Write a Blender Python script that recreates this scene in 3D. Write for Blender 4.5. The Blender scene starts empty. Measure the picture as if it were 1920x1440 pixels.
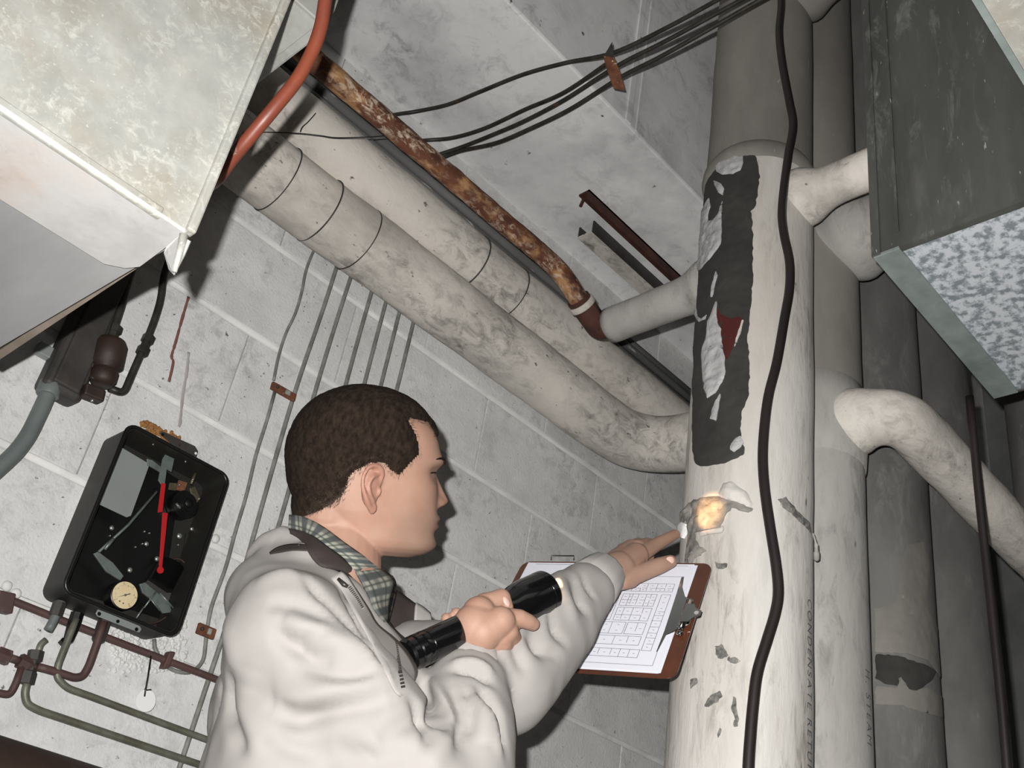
import bpy, bmesh, math, random
import numpy as np
from mathutils import Vector, Matrix, noise
from mathutils.bvhtree import BVHTree
random.seed(7)
SC = bpy.context.scene
COL = SC.collection
PI = math.pi

# ------------------------------------------------------------------ camera
CZ = 1.08                                   # camera height above the floor
ROT = np.array([[0.66590442, 0.4851879, 0.56671334],
                [-0.73086175, 0.27182834, 0.62605946],
                [0.14970773, -0.83108487, 0.53561697]])   # world axes seen from the camera
FOC = 2000.0                                # focal length in pixels of a 1920 px wide frame
O = Vector((0, 0, CZ))
cam_data = bpy.data.cameras.new('camera')
cam_data.sensor_width = 36.0
cam_data.lens = FOC / 1920.0 * 36.0
cam_data.clip_start = 0.02
cam = bpy.data.objects.new('camera', cam_data)
COL.objects.link(cam)
RIGHT, DOWN, FWD = [Vector(ROT[:, i]) for i in range(3)]
m = Matrix.Identity(4)
for i in range(3):
    m[i][0], m[i][1], m[i][2], m[i][3] = RIGHT[i], -DOWN[i], -FWD[i], O[i]
cam.matrix_world = m
SC.camera = cam

# ------------------------------------------------------------------ light
world = bpy.data.worlds.new('world')
SC.world = world
world.use_nodes = True
world.node_tree.nodes['Background'].inputs[0].default_value = (0.55, 0.6, 0.7, 1)
world.node_tree.nodes['Background'].inputs[1].default_value = 0.002
flash = bpy.data.lights.new('camera_flash', 'AREA')   # the camera's own flash, up and left of the lens
flash.shape = 'RECTANGLE'
flash.size, flash.size_y = 0.016, 0.009
flash.energy = 38.0
flash.color = (1.0, 0.985, 0.96)
fo = bpy.data.objects.new('camera_flash', flash)
COL.objects.link(fo)
aim = (Vector(ROT @ np.array([0.40, 0.10, 1.0]))).normalized()
fm = (-aim).to_track_quat('Z', 'Y').to_matrix().to_4x4()
fm.translation = O - RIGHT * 0.032 - DOWN * 0.042 - FWD * 0.005
fo.matrix_world = fm

SC.view_settings.view_transform = 'Standard'
SC.view_settings.look = 'None'
SC.view_settings.exposure = 0.0
SC.view_settings.gamma = 1.0
SC.view_settings.use_curve_mapping = False

# ------------------------------------------------------------------ pixel helpers (1920 x 1440)
def ray(x, y):
    return Vector(ROT @ np.array([(x - 960.0) / FOC, (y - 720.0) / FOC, 1.0]))
def at(x, y, d):                 # a point at depth d
    return O + ray(x, y) * d
def onY(x, y, Y):
    r = ray(x, y); return O + r * (Y / r.y)
def onX(x, y, X):
    r = ray(x, y); return O + r * (X / r.x)
def onZ(x, y, Z):                # Z measured from the floor
    r = ray(x, y); return O + r * ((Z - CZ) / r.z)
def depth(p):
    return (p - O).dot(FWD)

# ------------------------------------------------------------------ mesh helpers
class MB:
    def __init__(s):
        s.v = []; s.f = []; s.uv = {}
    def add(s, verts, faces):
        n = len(s.v)
        s.v += [Vector(v) for v in verts]
        s.f += [tuple(i + n for i in f) for f in faces]
        return s
    def box(s, a, b):
        x0, y0, z0 = a; x1, y1, z1 = b
        return s.add([(x0,y0,z0),(x1,y0,z0),(x1,y1,z0),(x0,y1,z0),(x0,y0,z1),(x1,y0,z1),(x1,y1,z1),(x0,y1,z1)],
                     [(3,2,1,0),(4,5,6,7),(0,1,5,4),(1,2,6,5),(2,3,7,6),(3,0,4,7)])
    def obox(s, c, ax, ay, az):  # oriented box: centre and three half vectors
        c, ax, ay, az = map(Vector, (c, ax, ay, az))
        vs = [c + ax*i + ay*j + az*k for k in (-1,1) for i,j in ((-1,-1),(1,-1),(1,1),(-1,1))]
        return s.add(vs, [(3,2,1,0),(4,5,6,7),(0,1,5,4),(1,2,6,5),(2,3,7,6),(3,0,4,7)])
    def tube(s, pts, r, seg=12, caps=True):
        pts = [Vector(p) for p in pts]
        n = len(pts)
        rs = r if isinstance(r, (list, tuple)) else [r] * n
        tang = []
        for i in range(n):
            t = pts[min(i+1, n-1)] - pts[max(i-1, 0)]
            tang.append(t.normalized())
        up = Vector((0, 0, 1)) if abs(tang[0].z) < 0.9 else Vector((1, 0, 0))
        u = tang[0].cross(up).normalized()
        vs = []; fs = []
        for i in range(n):
            u = (u - tang[i] * u.dot(tang[i])).normalized()
            w = tang[i].cross(u)
            for k in range(seg):
                a = 2 * PI * k / seg
                vs.append(pts[i] + (u * math.cos(a) + w * math.sin(a)) * rs[i])
        for i in range(n - 1):
            for k in range(seg):
                k2 = (k + 1) % seg
                fs.append((i*seg+k, i*seg+k2, (i+1)*seg+k2, (i+1)*seg+k))
        if caps:
            fs.append(tuple(reversed(range(seg))))
            fs.append(tuple((n-1)*seg + k for k in range(seg)))
        return s.add(vs, fs)
    def cyl(s, a, b, r, seg=24, r2=None):
        return s.tube([a, b], [r, r if r2 is None else r2], seg)
    def lathe(s, o, axis, prof, seg=32):   # prof: (distance along axis, radius)
        o = Vector(o); axis = Vector(axis).normalized()
        return s.tube_prof(o, axis, prof, seg)
    def tube_prof(s, o, axis, prof, seg):
        up = Vector((0, 0, 1)) if abs(axis.z) < 0.9 else Vector((1, 0, 0))
        u = axis.cross(up).normalized(); w = axis.cross(u)
        vs = []; fs = []
        for d, r in prof:
            for k in range(seg):
                a = 2 * PI * k / seg
                vs.append(o + axis * d + (u * math.cos(a) + w * math.sin(a)) * max(r, 1e-5))
        n = len(prof)
        for i in range(n - 1):
            for k in range(seg):
                k2 = (k + 1) % seg
                fs.append((i*seg+k, i*seg+k2, (i+1)*seg+k2, (i+1)*seg+k))
        fs.append(tuple(reversed(range(seg)))); fs.append(tuple((n-1)*seg+k for k in range(seg)))
        return s.add(vs, fs)
    def ell(s, c, ax, ay, az, nu=20, nv=12):
        c, ax, ay, az = map(Vector, (c, ax, ay, az))
        vs = [c + az]; fs = []
        for i in range(1, nv):
            t = PI * i / nv
            for k in range(nu):
                a = 2 * PI * k / nu
                vs.append(c + ax*(math.sin(t)*math.cos(a)) + ay*(math.sin(t)*math.sin(a)) + az*math.cos(t))
        vs.append(c - az)
        for k in range(nu):
            fs.append((0, 1+k, 1+(k+1) % nu))
            for i in range(nv-2):
                a = 1+i*nu; b = a+nu; k2 = (k+1) % nu
                fs.append((a+k, b+k, b+k2, a+k2))
            fs.append((1+(nv-2)*nu+k, len(vs)-1, 1+(nv-2)*nu+(k+1) % nu))
        return s.add(vs, fs)
    def sph(s, c, r, nu=16, nv=10):
        return s.ell(c, (r,0,0), (0,r,0), (0,0,r), nu, nv)
    def caps(s, a, ra, b, rb, n=6):        # tapered capsule chain
        s.sph(a, ra, 28, 16); s.sph(b, rb, 28, 16); s.tube([a, b], [ra, rb], 28)
        return s
    def prism(s, poly, t):                 # closed polygon of points extruded by vector t
        poly = [Vector(p) for p in poly]; t = Vector(t); n = len(poly)
        vs = poly + [p + t for p in poly]
        fs = [tuple(reversed(range(n))), tuple(range(n, 2*n))]
        fs += [(i, (i+1) % n, n+(i+1) % n, n+i) for i in range(n)]
        return s.add(vs, fs)
    def mesh(s, name, smooth=False):
        me = bpy.data.meshes.new(name)
        me.from_pydata([tuple(v) for v in s.v], [], s.f)
        bm = bmesh.new(); bm.from_mesh(me)
        bmesh.ops.recalc_face_normals(bm, faces=bm.faces)
        bm.to_mesh(me); bm.free()
        if smooth:
            me.polygons.foreach_set('use_smooth', [True] * len(me.polygons))
        return me
    def build(s, name, mat, parent=None, smooth=False, bevel=0.0, auto=None, bseg=2):
        o = obj(name, s.mesh(name, smooth), mat, parent)
        if bevel:
            b = o.modifiers.new('bevel', 'BEVEL'); b.width = bevel; b.segments = bseg; b.limit_method = 'ANGLE'
        if auto is not None:
            sharp(o.data, auto)
        return o

def sharp(me, ang=35):
    bm = bmesh.new(); bm.from_mesh(me)
    for e in bm.edges:
        e.smooth = not (len(e.link_faces) == 2 and e.calc_face_angle(0) > math.radians(ang))
    for f in bm.faces:
        f.smooth = True
    bm.to_mesh(me); bm.free()

def obj(name, me, mat, parent=None):
    o = bpy.data.objects.new(name, me)
    COL.objects.link(o)
    if mat is not None and len(me.materials) == 0:
        me.materials.append(mat)
    if parent is not None:
        o.parent = parent
        o.matrix_parent_inverse = parent.matrix_basis.inverted()
    return o

def thing(name, label, cat, loc, group=None):
    o = bpy.data.objects.new(name, None)
    COL.objects.link(o)
    o.location = loc
    o.empty_display_size = 0.02
    return tag(o, label, cat, group)
def tag(o, label, cat, group=None):
    o['label'] = label; o['category'] = cat
    if group: o['group'] = group
    return o
def struct(o, label=None):
    o['kind'] = 'structure'
    if label: o['label'] = label
    return o

def smooth_path(pts, n=8):
    pts = [Vector(p) for p in pts]
    out = []
    for i in range(len(pts) - 1):
        p0 = pts[max(i-1, 0)]; p1 = pts[i]; p2 = pts[i+1]; p3 = pts[min(i+2, len(pts)-1)]
        for k in range(n):
            t = k / n
            out.append(0.5 * ((2*p1) + (p2-p0)*t + (2*p0-5*p1+4*p2-p3)*t*t + (3*p1-p0-3*p2+p3)*t**3))
    out.append(pts[-1])
    return out

def fillet(pts, r, n=6):         # polyline with rounded corners
    pts = [Vector(p) for p in pts]
    out = [pts[0]]
    for i in range(1, len(pts)-1):
        a = (pts[i-1]-pts[i]); b = (pts[i+1]-pts[i])
        d = min(r, a.length*0.45, b.length*0.45)
        p = pts[i] + a.normalized()*d; q = pts[i] + b.normalized()*d
        for k in range(n+1):
            t = k/n
            out.append(p*(1-t)**2 + pts[i]*2*t*(1-t) + q*t*t)
    out.append(pts[-1])
    return out

# ------------------------------------------------------------------ materials
def mat(name, c1, c2=None, scale=8.0, lo=0.35, hi=0.65, rough=0.8, metal=0.0, bump=0.0, bscale=120.0, speck=None,
        dirt=None, coord='Object', stretch=(1,1,1), detail=6.0, spec=0.5, rand=0.0, coat=0.0, sss=0.0, rvar=0.0, bdist=0.002, grime=None):
    mt = bpy.data.materials.new(name); mt.use_nodes = True
    nt = mt.node_tree; N = nt.nodes; L = nt.links
    b = N['Principled BSDF']
    b.inputs['Roughness'].default_value = rough
    b.inputs['Metallic'].default_value = metal
    b.inputs['Specular IOR Level'].default_value = spec
    b.inputs['Coat Weight'].default_value = coat
    if sss:
        b.inputs['Subsurface Weight'].default_value = sss
        b.inputs['Subsurface Radius'].default_value = (0.010, 0.004, 0.002)
        b.inputs['Subsurface Scale'].default_value = 0.6
    tc = N.new('ShaderNodeTexCoord'); mp = N.new('ShaderNodeMapping')
    mp.inputs['Scale'].default_value = stretch
    L.new(tc.outputs[coord], mp.inputs['Vector'])
    vec = mp.outputs['Vector']
    if rand:                      # shift the pattern from copy to copy
        oi = N.new('ShaderNodeObjectInfo'); ad = N.new('ShaderNodeVectorMath'); ad.operation = 'ADD'
        ml = N.new('ShaderNodeMath'); ml.operation = 'MULTIPLY'; ml.inputs[1].default_value = 37.0
        L.new(oi.outputs['Random'], ml.inputs[0]); L.new(vec, ad.inputs[0]); L.new(ml.outputs[0], ad.inputs[1])
        vec = ad.outputs[0]
    def nz(s, d=6.0):
        n = N.new('ShaderNodeTexNoise'); n.inputs['Scale'].default_value = s; n.inputs['Detail'].default_value = d
        n.inputs['Roughness'].default_value = 0.62
        L.new(vec, n.inputs['Vector']); return n
    def ramp(src, a, b_):
        r = N.new('ShaderNodeMapRange'); r.inputs[1].default_value = a; r.inputs[2].default_value = b_
        L.new(src, r.inputs[0]); return r.outputs[0]
    def mix(fac, a, b_):
        x = N.new('ShaderNodeMix'); x.data_type = 'RGBA'
        if isinstance(fac, float): x.inputs[0].default_value = fac
        else: L.new(fac, x.inputs[0])
        for i, c in ((6, a), (7, b_)):
            if isinstance(c, tuple): x.inputs[i].default_value = (*c, 1)
            else: L.new(c, x.inputs[i])
        return x.outputs[2]
    col = c1
    if c2 is not None:
        n1 = nz(scale, detail)
        col = mix(ramp(n1.outputs['Fac'], lo, hi), c1, c2)
        if rvar:
            L.new(ramp(n1.outputs['Fac'], 1.0, 0.0), b.inputs['Roughness'])
            rr = b.inputs['Roughness'].links[0].from_node
            rr.inputs[3].default_value = rough - rvar; rr.inputs[4].default_value = rough + rvar
    if dirt:                      # (colour, scale, lo, hi, amount)
        dcol, ds, dl, dh, da = dirt
        n2 = nz(ds, 8.0)
        r2 = N.new('ShaderNodeMath'); r2.operation = 'MULTIPLY'; r2.inputs[1].default_value = da
        L.new(ramp(n2.outputs['Fac'], dl, dh), r2.inputs[0])
        col = mix(r2.outputs[0], col if not isinstance(col, tuple) else col, dcol)
    if grime:                     # (colour, scale, lo, hi, amount): fine streaky soot on top of the stains
        gcol, gs, gl, gh, ga = grime
        n5 = nz(gs, 10.0); n5.inputs['Roughness'].default_value = 0.75; n5.inputs['Distortion'].default_value = 0.6
        n6 = nz(gs*0.16, 3.0)
        mm = N.new('ShaderNodeMath'); mm.operation = 'MULTIPLY'; L.new(ramp(n5.outputs['Fac'], gl, gh), mm.inputs[0]); L.new(ramp(n6.outputs['Fac'], 0.38, 0.62), mm.inputs[1])
        m7 = N.new('ShaderNodeMath'); m7.operation = 'MULTIPLY'; m7.inputs[1].default_value = ga; L.new(mm.outputs[0], m7.inputs[0])
        col = mix(m7.outputs[0], col, gcol)
    if speck:                     # (colour, scale, threshold)
        scol, ss, st = speck
        n3 = nz(ss, 2.0)
        col = mix(ramp(n3.outputs['Fac'], st, st + 0.06), col, scol)
    if isinstance(col, tuple): b.inputs['Base Color'].default_value = (*col, 1)
    else: L.new(col, b.inputs['Base Color'])
    if bump:
        n4 = nz(bscale, 8.0)
        bp = N.new('ShaderNodeBump'); bp.inputs['Strength'].default_value = bump; bp.inputs['Distance'].default_value = bdist
        L.new(n4.outputs['Fac'], bp.inputs['Height']); L.new(bp.outputs[0], b.inputs['Normal'])
    return mt

def hexc(h):
    v = [int(h[i:i+2], 16) / 255 for i in (0, 2, 4)]
    return tuple(c/12.92 if c <= 0.04045 else ((c+0.055)/1.055)**2.4 for c in v)

M = {}
M['block'] = mat('painted_block', (0.66,0.66,0.65), (0.77,0.77,0.76), 14, 0.3, 0.7, 0.75, bump=0.55, bscale=190, speck=((0.16,0.16,0.16), 95, 0.70), rand=1, bdist=0.003,
                 dirt=((0.42,0.42,0.41), 4.0, 0.5, 0.75, 0.6), grime=((0.30,0.30,0.30), 34, 0.48, 0.7, 0.75))
M['mortar'] = mat('painted_mortar', (0.76,0.76,0.74), (0.58,0.58,0.57), 9, 0.4, 0.7, 0.8, bump=0.4, bscale=90)
M['concrete'] = mat('painted_concrete', (0.88,0.87,0.865), (0.76,0.76,0.76), 2.2, 0.35, 0.7, 0.8, bump=0.25, bscale=70,
                    speck=((0.09,0.09,0.09), 32, 0.715), dirt=((0.30,0.30,0.305), 3.0, 0.5, 0.75, 0.6), grime=((0.16,0.16,0.165), 16, 0.5, 0.72, 0.8))
M['canvas'] = mat('pipe_canvas', (0.72,0.67,0.61), (0.58,0.545,0.50), 6, 0.35, 0.7, 0.85, bump=0.35, bscale=120, speck=((0.15,0.14,0.12), 75, 0.69),
                  dirt=((0.24,0.215,0.19), 4.5, 0.48, 0.72, 0.75), bdist=0.004, grime=((0.10,0.09,0.08), 38, 0.46, 0.68, 0.85), stretch=(.6,1,1))
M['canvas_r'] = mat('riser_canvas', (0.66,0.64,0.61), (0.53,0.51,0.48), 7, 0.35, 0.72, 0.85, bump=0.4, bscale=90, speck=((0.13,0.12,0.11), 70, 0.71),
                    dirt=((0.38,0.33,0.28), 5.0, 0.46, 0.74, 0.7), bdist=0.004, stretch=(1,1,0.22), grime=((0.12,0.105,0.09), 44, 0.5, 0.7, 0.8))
M['canvas_w'] = mat('pipe_canvas_clean', (0.43,0.415,0.395), (0.335,0.325,0.305), 7, 0.35, 0.72, 0.85, bump=0.35, bscale=90, speck=((0.13,0.12,0.11), 55, 0.72),
                    dirt=((0.19,0.165,0.145), 4.0, 0.46, 0.74, 0.7), bdist=0.003, stretch=(1,1,0.3), grime=((0.08,0.075,0.07), 36, 0.5, 0.7, 0.75))
M['canvas_d'] = mat('pipe_canvas_sooty', (0.17,0.165,0.155), (0.09,0.088,0.085), 5, 0.35, 0.65, 0.9, bump=0.3, bscale=90, dirt=((0.05,0.05,0.05), 2.6, 0.45, 0.7, 0.7),
                    speck=((0.28,0.28,0.27), 25, 0.72), stretch=(1,1,0.4), grime=((0.26,0.26,0.25), 22, 0.52, 0.72, 0.7))
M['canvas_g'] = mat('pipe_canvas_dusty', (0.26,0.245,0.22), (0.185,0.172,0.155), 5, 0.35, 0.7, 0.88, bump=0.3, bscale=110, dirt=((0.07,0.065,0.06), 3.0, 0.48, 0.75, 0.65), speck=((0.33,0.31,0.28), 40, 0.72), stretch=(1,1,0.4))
M['galv_w'] = mat('galvanised_whitened', (0.40,0.395,0.385), (0.58,0.57,0.56), 9, 0.35, 0.65, 0.6, metal=0.1, bump=0.2, bscale=50, dirt=((0.40,0.30,0.24), 9, 0.5, 0.72, 0.7), grime=((0.25,0.24,0.24), 26, 0.54, 0.7, 0.6))
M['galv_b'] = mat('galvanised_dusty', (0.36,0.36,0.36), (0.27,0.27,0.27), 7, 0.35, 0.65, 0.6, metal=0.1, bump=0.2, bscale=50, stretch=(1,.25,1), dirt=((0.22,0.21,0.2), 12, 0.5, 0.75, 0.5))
M['galv'] = mat('galvanised_sheet', (0.45,0.45,0.42), (0.35,0.36,0.34), 30, 0.3, 0.7, 0.5, metal=0.3, bump=0.12, bscale=60, rvar=0.12, speck=((0.52,0.52,0.47), 200, 0.66),
                dirt=((0.32,0.265,0.19), 8, 0.46, 0.72, 0.7), grime=((0.62,0.62,0.57), 90, 0.5, 0.62, 0.7))
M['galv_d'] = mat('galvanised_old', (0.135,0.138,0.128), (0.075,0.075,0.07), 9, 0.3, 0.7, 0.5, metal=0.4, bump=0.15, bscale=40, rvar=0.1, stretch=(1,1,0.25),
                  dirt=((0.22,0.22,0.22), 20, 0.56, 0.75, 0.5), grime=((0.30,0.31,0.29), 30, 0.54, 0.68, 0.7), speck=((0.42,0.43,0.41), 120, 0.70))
M['frost'] = mat('galvanised_frosted', (0.24,0.275,0.295), (0.64,0.67,0.71), 75, 0.42, 0.56, 0.6, metal=0.2, bump=0.2, bscale=60, detail=9)
M['green_galv'] = mat('greenish_angle', (0.32,0.365,0.345), (0.20,0.235,0.225), 14, 0.35, 0.65, 0.5, metal=0.3, bump=0.1, bscale=60)
M['rust'] = mat('rusty_steel', (0.16,0.055,0.022), (0.05,0.015,0.008), 22, 0.35, 0.65, 0.75, bump=0.7, bscale=110, dirt=((0.42,0.23,0.10), 20, 0.5, 0.6, 0.8), grime=((0.62,0.5,0.38), 60, 0.5, 0.6, 0.9), stretch=(.6,1,1))
M['rust_d'] = mat('dark_rust', (0.075,0.022,0.013), (0.03,0.011,0.009), 26, 0.35, 0.65, 0.85, bump=0.5, bscale=120)
M['rust_c'] = mat('clip_rust', (0.20,0.075,0.03), (0.10,0.035,0.02), 60, 0.35, 0.65, 0.85, bump=0.4, bscale=200, speck=((0.5,0.45,0.4), 90, 0.66))
M['redpaint'] = mat('red_painted_pipe', (0.19,0.045,0.022), (0.145,0.035,0.021), 18, 0.4, 0.6, 0.45, bump=0.1, bscale=90, dirt=((0.30,0.25,0.20), 30, 0.61, 0.66, 0.9))
M['maroon'] = mat('maroon_conduit', (0.095,0.050,0.045), (0.07,0.04,0.036), 20, 0.4, 0.6, 0.6, bump=0.1, bscale=90, dirt=((0.2,0.19,0.17), 24, 0.6, 0.7, 0.5))
M['brown'] = mat('brown_iron', (0.045,0.024,0.016), (0.02,0.011,0.009), 9, 0.35, 0.65, 0.6, bump=0.3, bscale=60)
M['tube'] = mat('oxidised_tube', (0.20,0.205,0.165), (0.12,0.115,0.085), 30, 0.35, 0.65, 0.5, metal=0.3, dirt=((0.20,0.08,0.03), 18, 0.62, 0.72, 0.6))
M['tube_d'] = mat('dark_tube', (0.05,0.047,0.038), (0.02,0.02,0.017), 30, 0.35, 0.65, 0.5, metal=0.25, dirt=((0.15,0.07,0.035), 18, 0.6, 0.7, 0.6))
M['tube_p'] = mat('painted_tube', (0.36,0.36,0.345), (0.16,0.16,0.15), 40, 0.42, 0.6, 0.6, metal=0.1)
M['tube_s'] = mat('sooty_wall_tube', (0.17,0.175,0.155), (0.29,0.29,0.27), 40, 0.4, 0.7, 0.6, metal=0.1)
M['dusty'] = mat('dusty_conduit', (0.16,0.16,0.155), (0.08,0.08,0.078), 14, 0.35, 0.65, 0.8, stretch=(.2,1,1), speck=((0.4,0.4,0.4), 60, 0.68))
M['gray_paint'] = mat('grey_conduit_paint', (0.155,0.175,0.17), (0.115,0.13,0.128), 14, 0.35, 0.65, 0.5, bump=0.1, bscale=50)
M['iron'] = mat('dark_iron', (0.052,0.047,0.043), (0.03,0.027,0.025), 16, 0.35, 0.65, 0.6, bump=0.25, bscale=80, dirt=((0.12,0.07,0.045), 20, 0.6, 0.75, 0.4))
M['boxpaint'] = mat('olive_black_enamel', (0.026,0.025,0.021), (0.019,0.019,0.017), 12, 0.35, 0.65, 0.5, bump=0.05, bscale=60, spec=0.3)
M['boxpanel'] = mat('black_panel', (0.004,0.004,0.004), rough=0.35)
M['greyplate'] = mat('grey_plate', (0.30,0.325,0.315), (0.26,0.28,0.27), 9, 0.3, 0.7, 0.35, metal=0.2)
M['brass'] = mat('tarnished_brass', (0.22,0.19,0.11), (0.12,0.11,0.075), 40, 0.35, 0.65, 0.4, metal=0.7)
M['zinc'] = mat('zinc_screw', (0.55,0.56,0.52), rough=0.3, metal=0.8)
M['linkage'] = mat('linkage_zinc', (0.20,0.235,0.215), (0.13,0.15,0.14), 50, 0.35, 0.65, 0.4, metal=0.4)
M['redpart'] = mat('red_enamel_lever', (0.42,0.012,0.015), rough=0.4)
M['dial'] = mat('dial_card', (0.72,0.60,0.38), (0.66,0.53,0.32), 50, 0.35, 0.65, 0.6)
M['blackp'] = mat('black_print', (0.012,0.012,0.012), rough=0.6)
M['black'] = mat('black_plastic', (0.006,0.006,0.006), rough=0.35)
M['cable'] = mat('cable_sheath', (0.022,0.015,0.014), (0.013,0.010,0.010), 6, 0.35, 0.65, 0.45)
M['tagw'] = mat('white_tag', (0.86,0.86,0.85), rough=0.5)
M['mastic'] = mat('dark_mastic', (0.026,0.024,0.022), (0.045,0.042,0.038), 12, 0.35, 0.65, 0.85, bump=0.5, bscale=70, dirt=((0.09,0.085,0.08), 10, 0.6, 0.8, 0.5))
M['plaster'] = mat('torn_plaster', (0.52,0.52,0.52), (0.34,0.34,0.34), 22, 0.35, 0.65, 0.9, bump=0.9, bscale=60, speck=((0.1,0.1,0.1), 60, 0.68), bdist=0.004)
M['plaster_d'] = mat('grey_crumbled_plaster', (0.33,0.31,0.28), (0.15,0.14,0.13), 34, 0.35, 0.65, 0.9, bump=1.0, bscale=60, bdist=0.004)
M['gouge'] = mat('gouged_plaster', (0.10,0.095,0.09), (0.27,0.26,0.24), 70, 0.4, 0.6, 0.9, bump=1.0, bscale=90, bdist=0.004)
M['redwrap'] = mat('red_underlay', (0.085,0.010,0.007), (0.06,0.008,0.006), 14, 0.35, 0.65, 0.7)
M['ink'] = mat('stencil_ink', (0.10,0.11,0.13), rough=0.8)
M['rustdrip'] = mat('rust_drip', (0.20,0.085,0.07), rough=0.8)
M['ochre'] = mat('ochre_foam', (0.36,0.175,0.055), (0.25,0.11,0.035), 60, 0.35, 0.65, 0.9, bump=0.8, bscale=160)
M['floor'] = mat('concrete_floor', (0.16,0.155,0.15), (0.10,0.10,0.10), 3, 0.35, 0.65, 0.8, bump=0.2, bscale=50)
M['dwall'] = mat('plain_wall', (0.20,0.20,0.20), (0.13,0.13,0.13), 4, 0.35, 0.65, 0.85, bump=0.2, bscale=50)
# ------------------------------------------------------------------ the room
WY = 1.5713                                  # face of the block wall
def Z(z): return z + CZ                      # heights measured from the camera
SOF = Z(1.83); CEIL = Z(2.75)
X0, X1, Y0 = -1.6, 3.3, -1.9

w = MB().box((X0, WY + 0.007, 0), (X1, WY + 0.2, CEIL))
wall = struct(w.build('wall_left', M['mortar']), 'white painted concrete block wall')
BH, BL = 0.2032, 0.4
def G1(t, s): return math.exp(-(t/s)**2)
def block_mesh(w_, h_):
    bm = bmesh.new()
    bmesh.ops.create_cube(bm, size=1.0)
    for v in bm.verts:
        v.co.x *= w_; v.co.z *= h_; v.co.y *= 0.05
    es = [e for e in bm.edges if all(v.co.y < 0 for v in e.verts)]
    bmesh.ops.bevel(bm, geom=es, offset=0.0022, segments=2, affect='EDGES', profile=0.6)
    me = bpy.data.meshes.new('concrete_block'); bm.to_mesh(me); bm.free()
    me.materials.append(M['block'])
    for p in me.polygons: p.use_smooth = False
    return me
bme = block_mesh(BL - 0.0016, BH - 0.0125)
jz0 = Z(1.2729)
row = -int((jz0) / BH)
while jz0 + row * BH < SOF + 0.02:
    zc = jz0 + (row + 0.5) * BH
    xs = 1.358 if row % 2 else 1.553
    jm = MB(); nj = 10                       # tooled, slightly wavy bed joint
    for i_ in range(120):
        x = X0 + .05 + (X1 - X0 - .1)*i_/119
        for j_ in range(nj+1):
            t = -1 + 2*j_/nj; wv = .0012*noise.noise(Vector((x*9, row*3.1, 0)))
            jm.v.append(Vector((x, WY + .0075*(1-t*t)**.5 - .0015*G1(t-.55, .35) + wv*.5, jz0 + row*BH + wv + t*.0072)))
    for i_ in range(119):
        for j_ in range(nj):
            a_ = i_*(nj+1)+j_; jm.f.append((a_, a_+1, a_+nj+2, a_+nj+1))
    if jz0 + row*BH > .05 and jz0 + row*BH < SOF - .01: jm.build('mortar_joint', M['mortar'], wall, smooth=True)
    k = -8
    while k < 6:
        xc = xs + (k + 0.5) * BL
        if X0 + 0.2 < xc < X1 - 0.2 and zc > 0.1:
            b = obj('concrete_block', bme, None, wall)
            b.location = (xc, WY + 0.025 + random.uniform(-0.0007, 0.0007), zc)
            b.rotation_euler = (random.uniform(-.002, .002), PI if random.random() < .5 and False else 0, random.uniform(-.002, .002))
        k += 1
    row += 1

struct(MB().box((X0, Y0, -0.12), (X1, WY + 0.2, 0)).build('floor', M['floor']), 'grey concrete floor')
struct(MB().box((X0, Y0, CEIL), (X1, WY + 0.2, CEIL + 0.15)).build('ceiling', M['concrete']), 'concrete ceiling slab')
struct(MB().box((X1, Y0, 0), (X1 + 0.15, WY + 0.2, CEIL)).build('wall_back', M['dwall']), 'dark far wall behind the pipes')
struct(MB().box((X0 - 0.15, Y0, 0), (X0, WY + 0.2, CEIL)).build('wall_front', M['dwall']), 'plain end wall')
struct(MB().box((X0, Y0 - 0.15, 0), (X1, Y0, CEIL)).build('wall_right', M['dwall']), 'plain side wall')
# deep beam along the top of the block wall: pale soffit, grey front face
BY = 1.166
beam = struct(MB().box((X0, BY, SOF), (X1, WY + 0.006, CEIL)).build('trim_1', M['concrete'], bevel=0.006), 'pale concrete beam above the block wall')
seam = MB()
for x in (0.62, 1.262, 1.95):
    seam.box((x - 0.010, BY - 0.004, SOF + 0.004), (x + 0.010, BY, CEIL))
    seam.box((x + 0.028, BY - 0.0025, SOF + 0.004), (x + 0.036, BY, CEIL))
seam.build('form_seam', M['concrete'], beam, bevel=0.0015)

# rust drips running down the paint
def drip(name, pts, w0, m_):
    mb = MB()
    P = smooth_path([onY(x, y, WY - 0.0008) for x, y in pts], 6)
    for i, p in enumerate(P):
        pass
    mb.tube(P, [w0 * (0.75 + 0.5 * noise.noise(Vector((i * .7, 3, 0)))) for i in range(len(P))], 8)
    for v in mb.v: v.y = WY - 0.0004 + (v.y - WY) * 0.12
    return mb.build(name, m_, wall, smooth=True)
drip('rust_drip', [(354,556),(341,600),(330,640),(322,668),(325,680),(317,716)], 0.0036, M['rustdrip'])
mstain = mat('faint_rust_stain', (0.40,0.345,0.335), (0.44,0.42,0.41), 30, 0.4, 0.6, 0.8)
drip('rust_stain', [(354,660),(350,700),(343,740),(338,790),(335,800)], 0.0036, mstain)
mb = MB()
rr = random.Random(4)
for i in range(90):
    t = rr.random()
    p = onY(262 + 75 * t + rr.uniform(-4, 4), 800 + 34 * t + rr.uniform(-14, 10), WY)
    mb.ell((p.x, WY, p.z), (rr.uniform(.002, .0055), 0, 0), (0, rr.uniform(.002, .006), 0), (0, 0, rr.uniform(.002, .005)), 8, 6)
mb.build('expanding_foam', M['ochre'], wall, smooth=True)
mb = MB()
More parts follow.
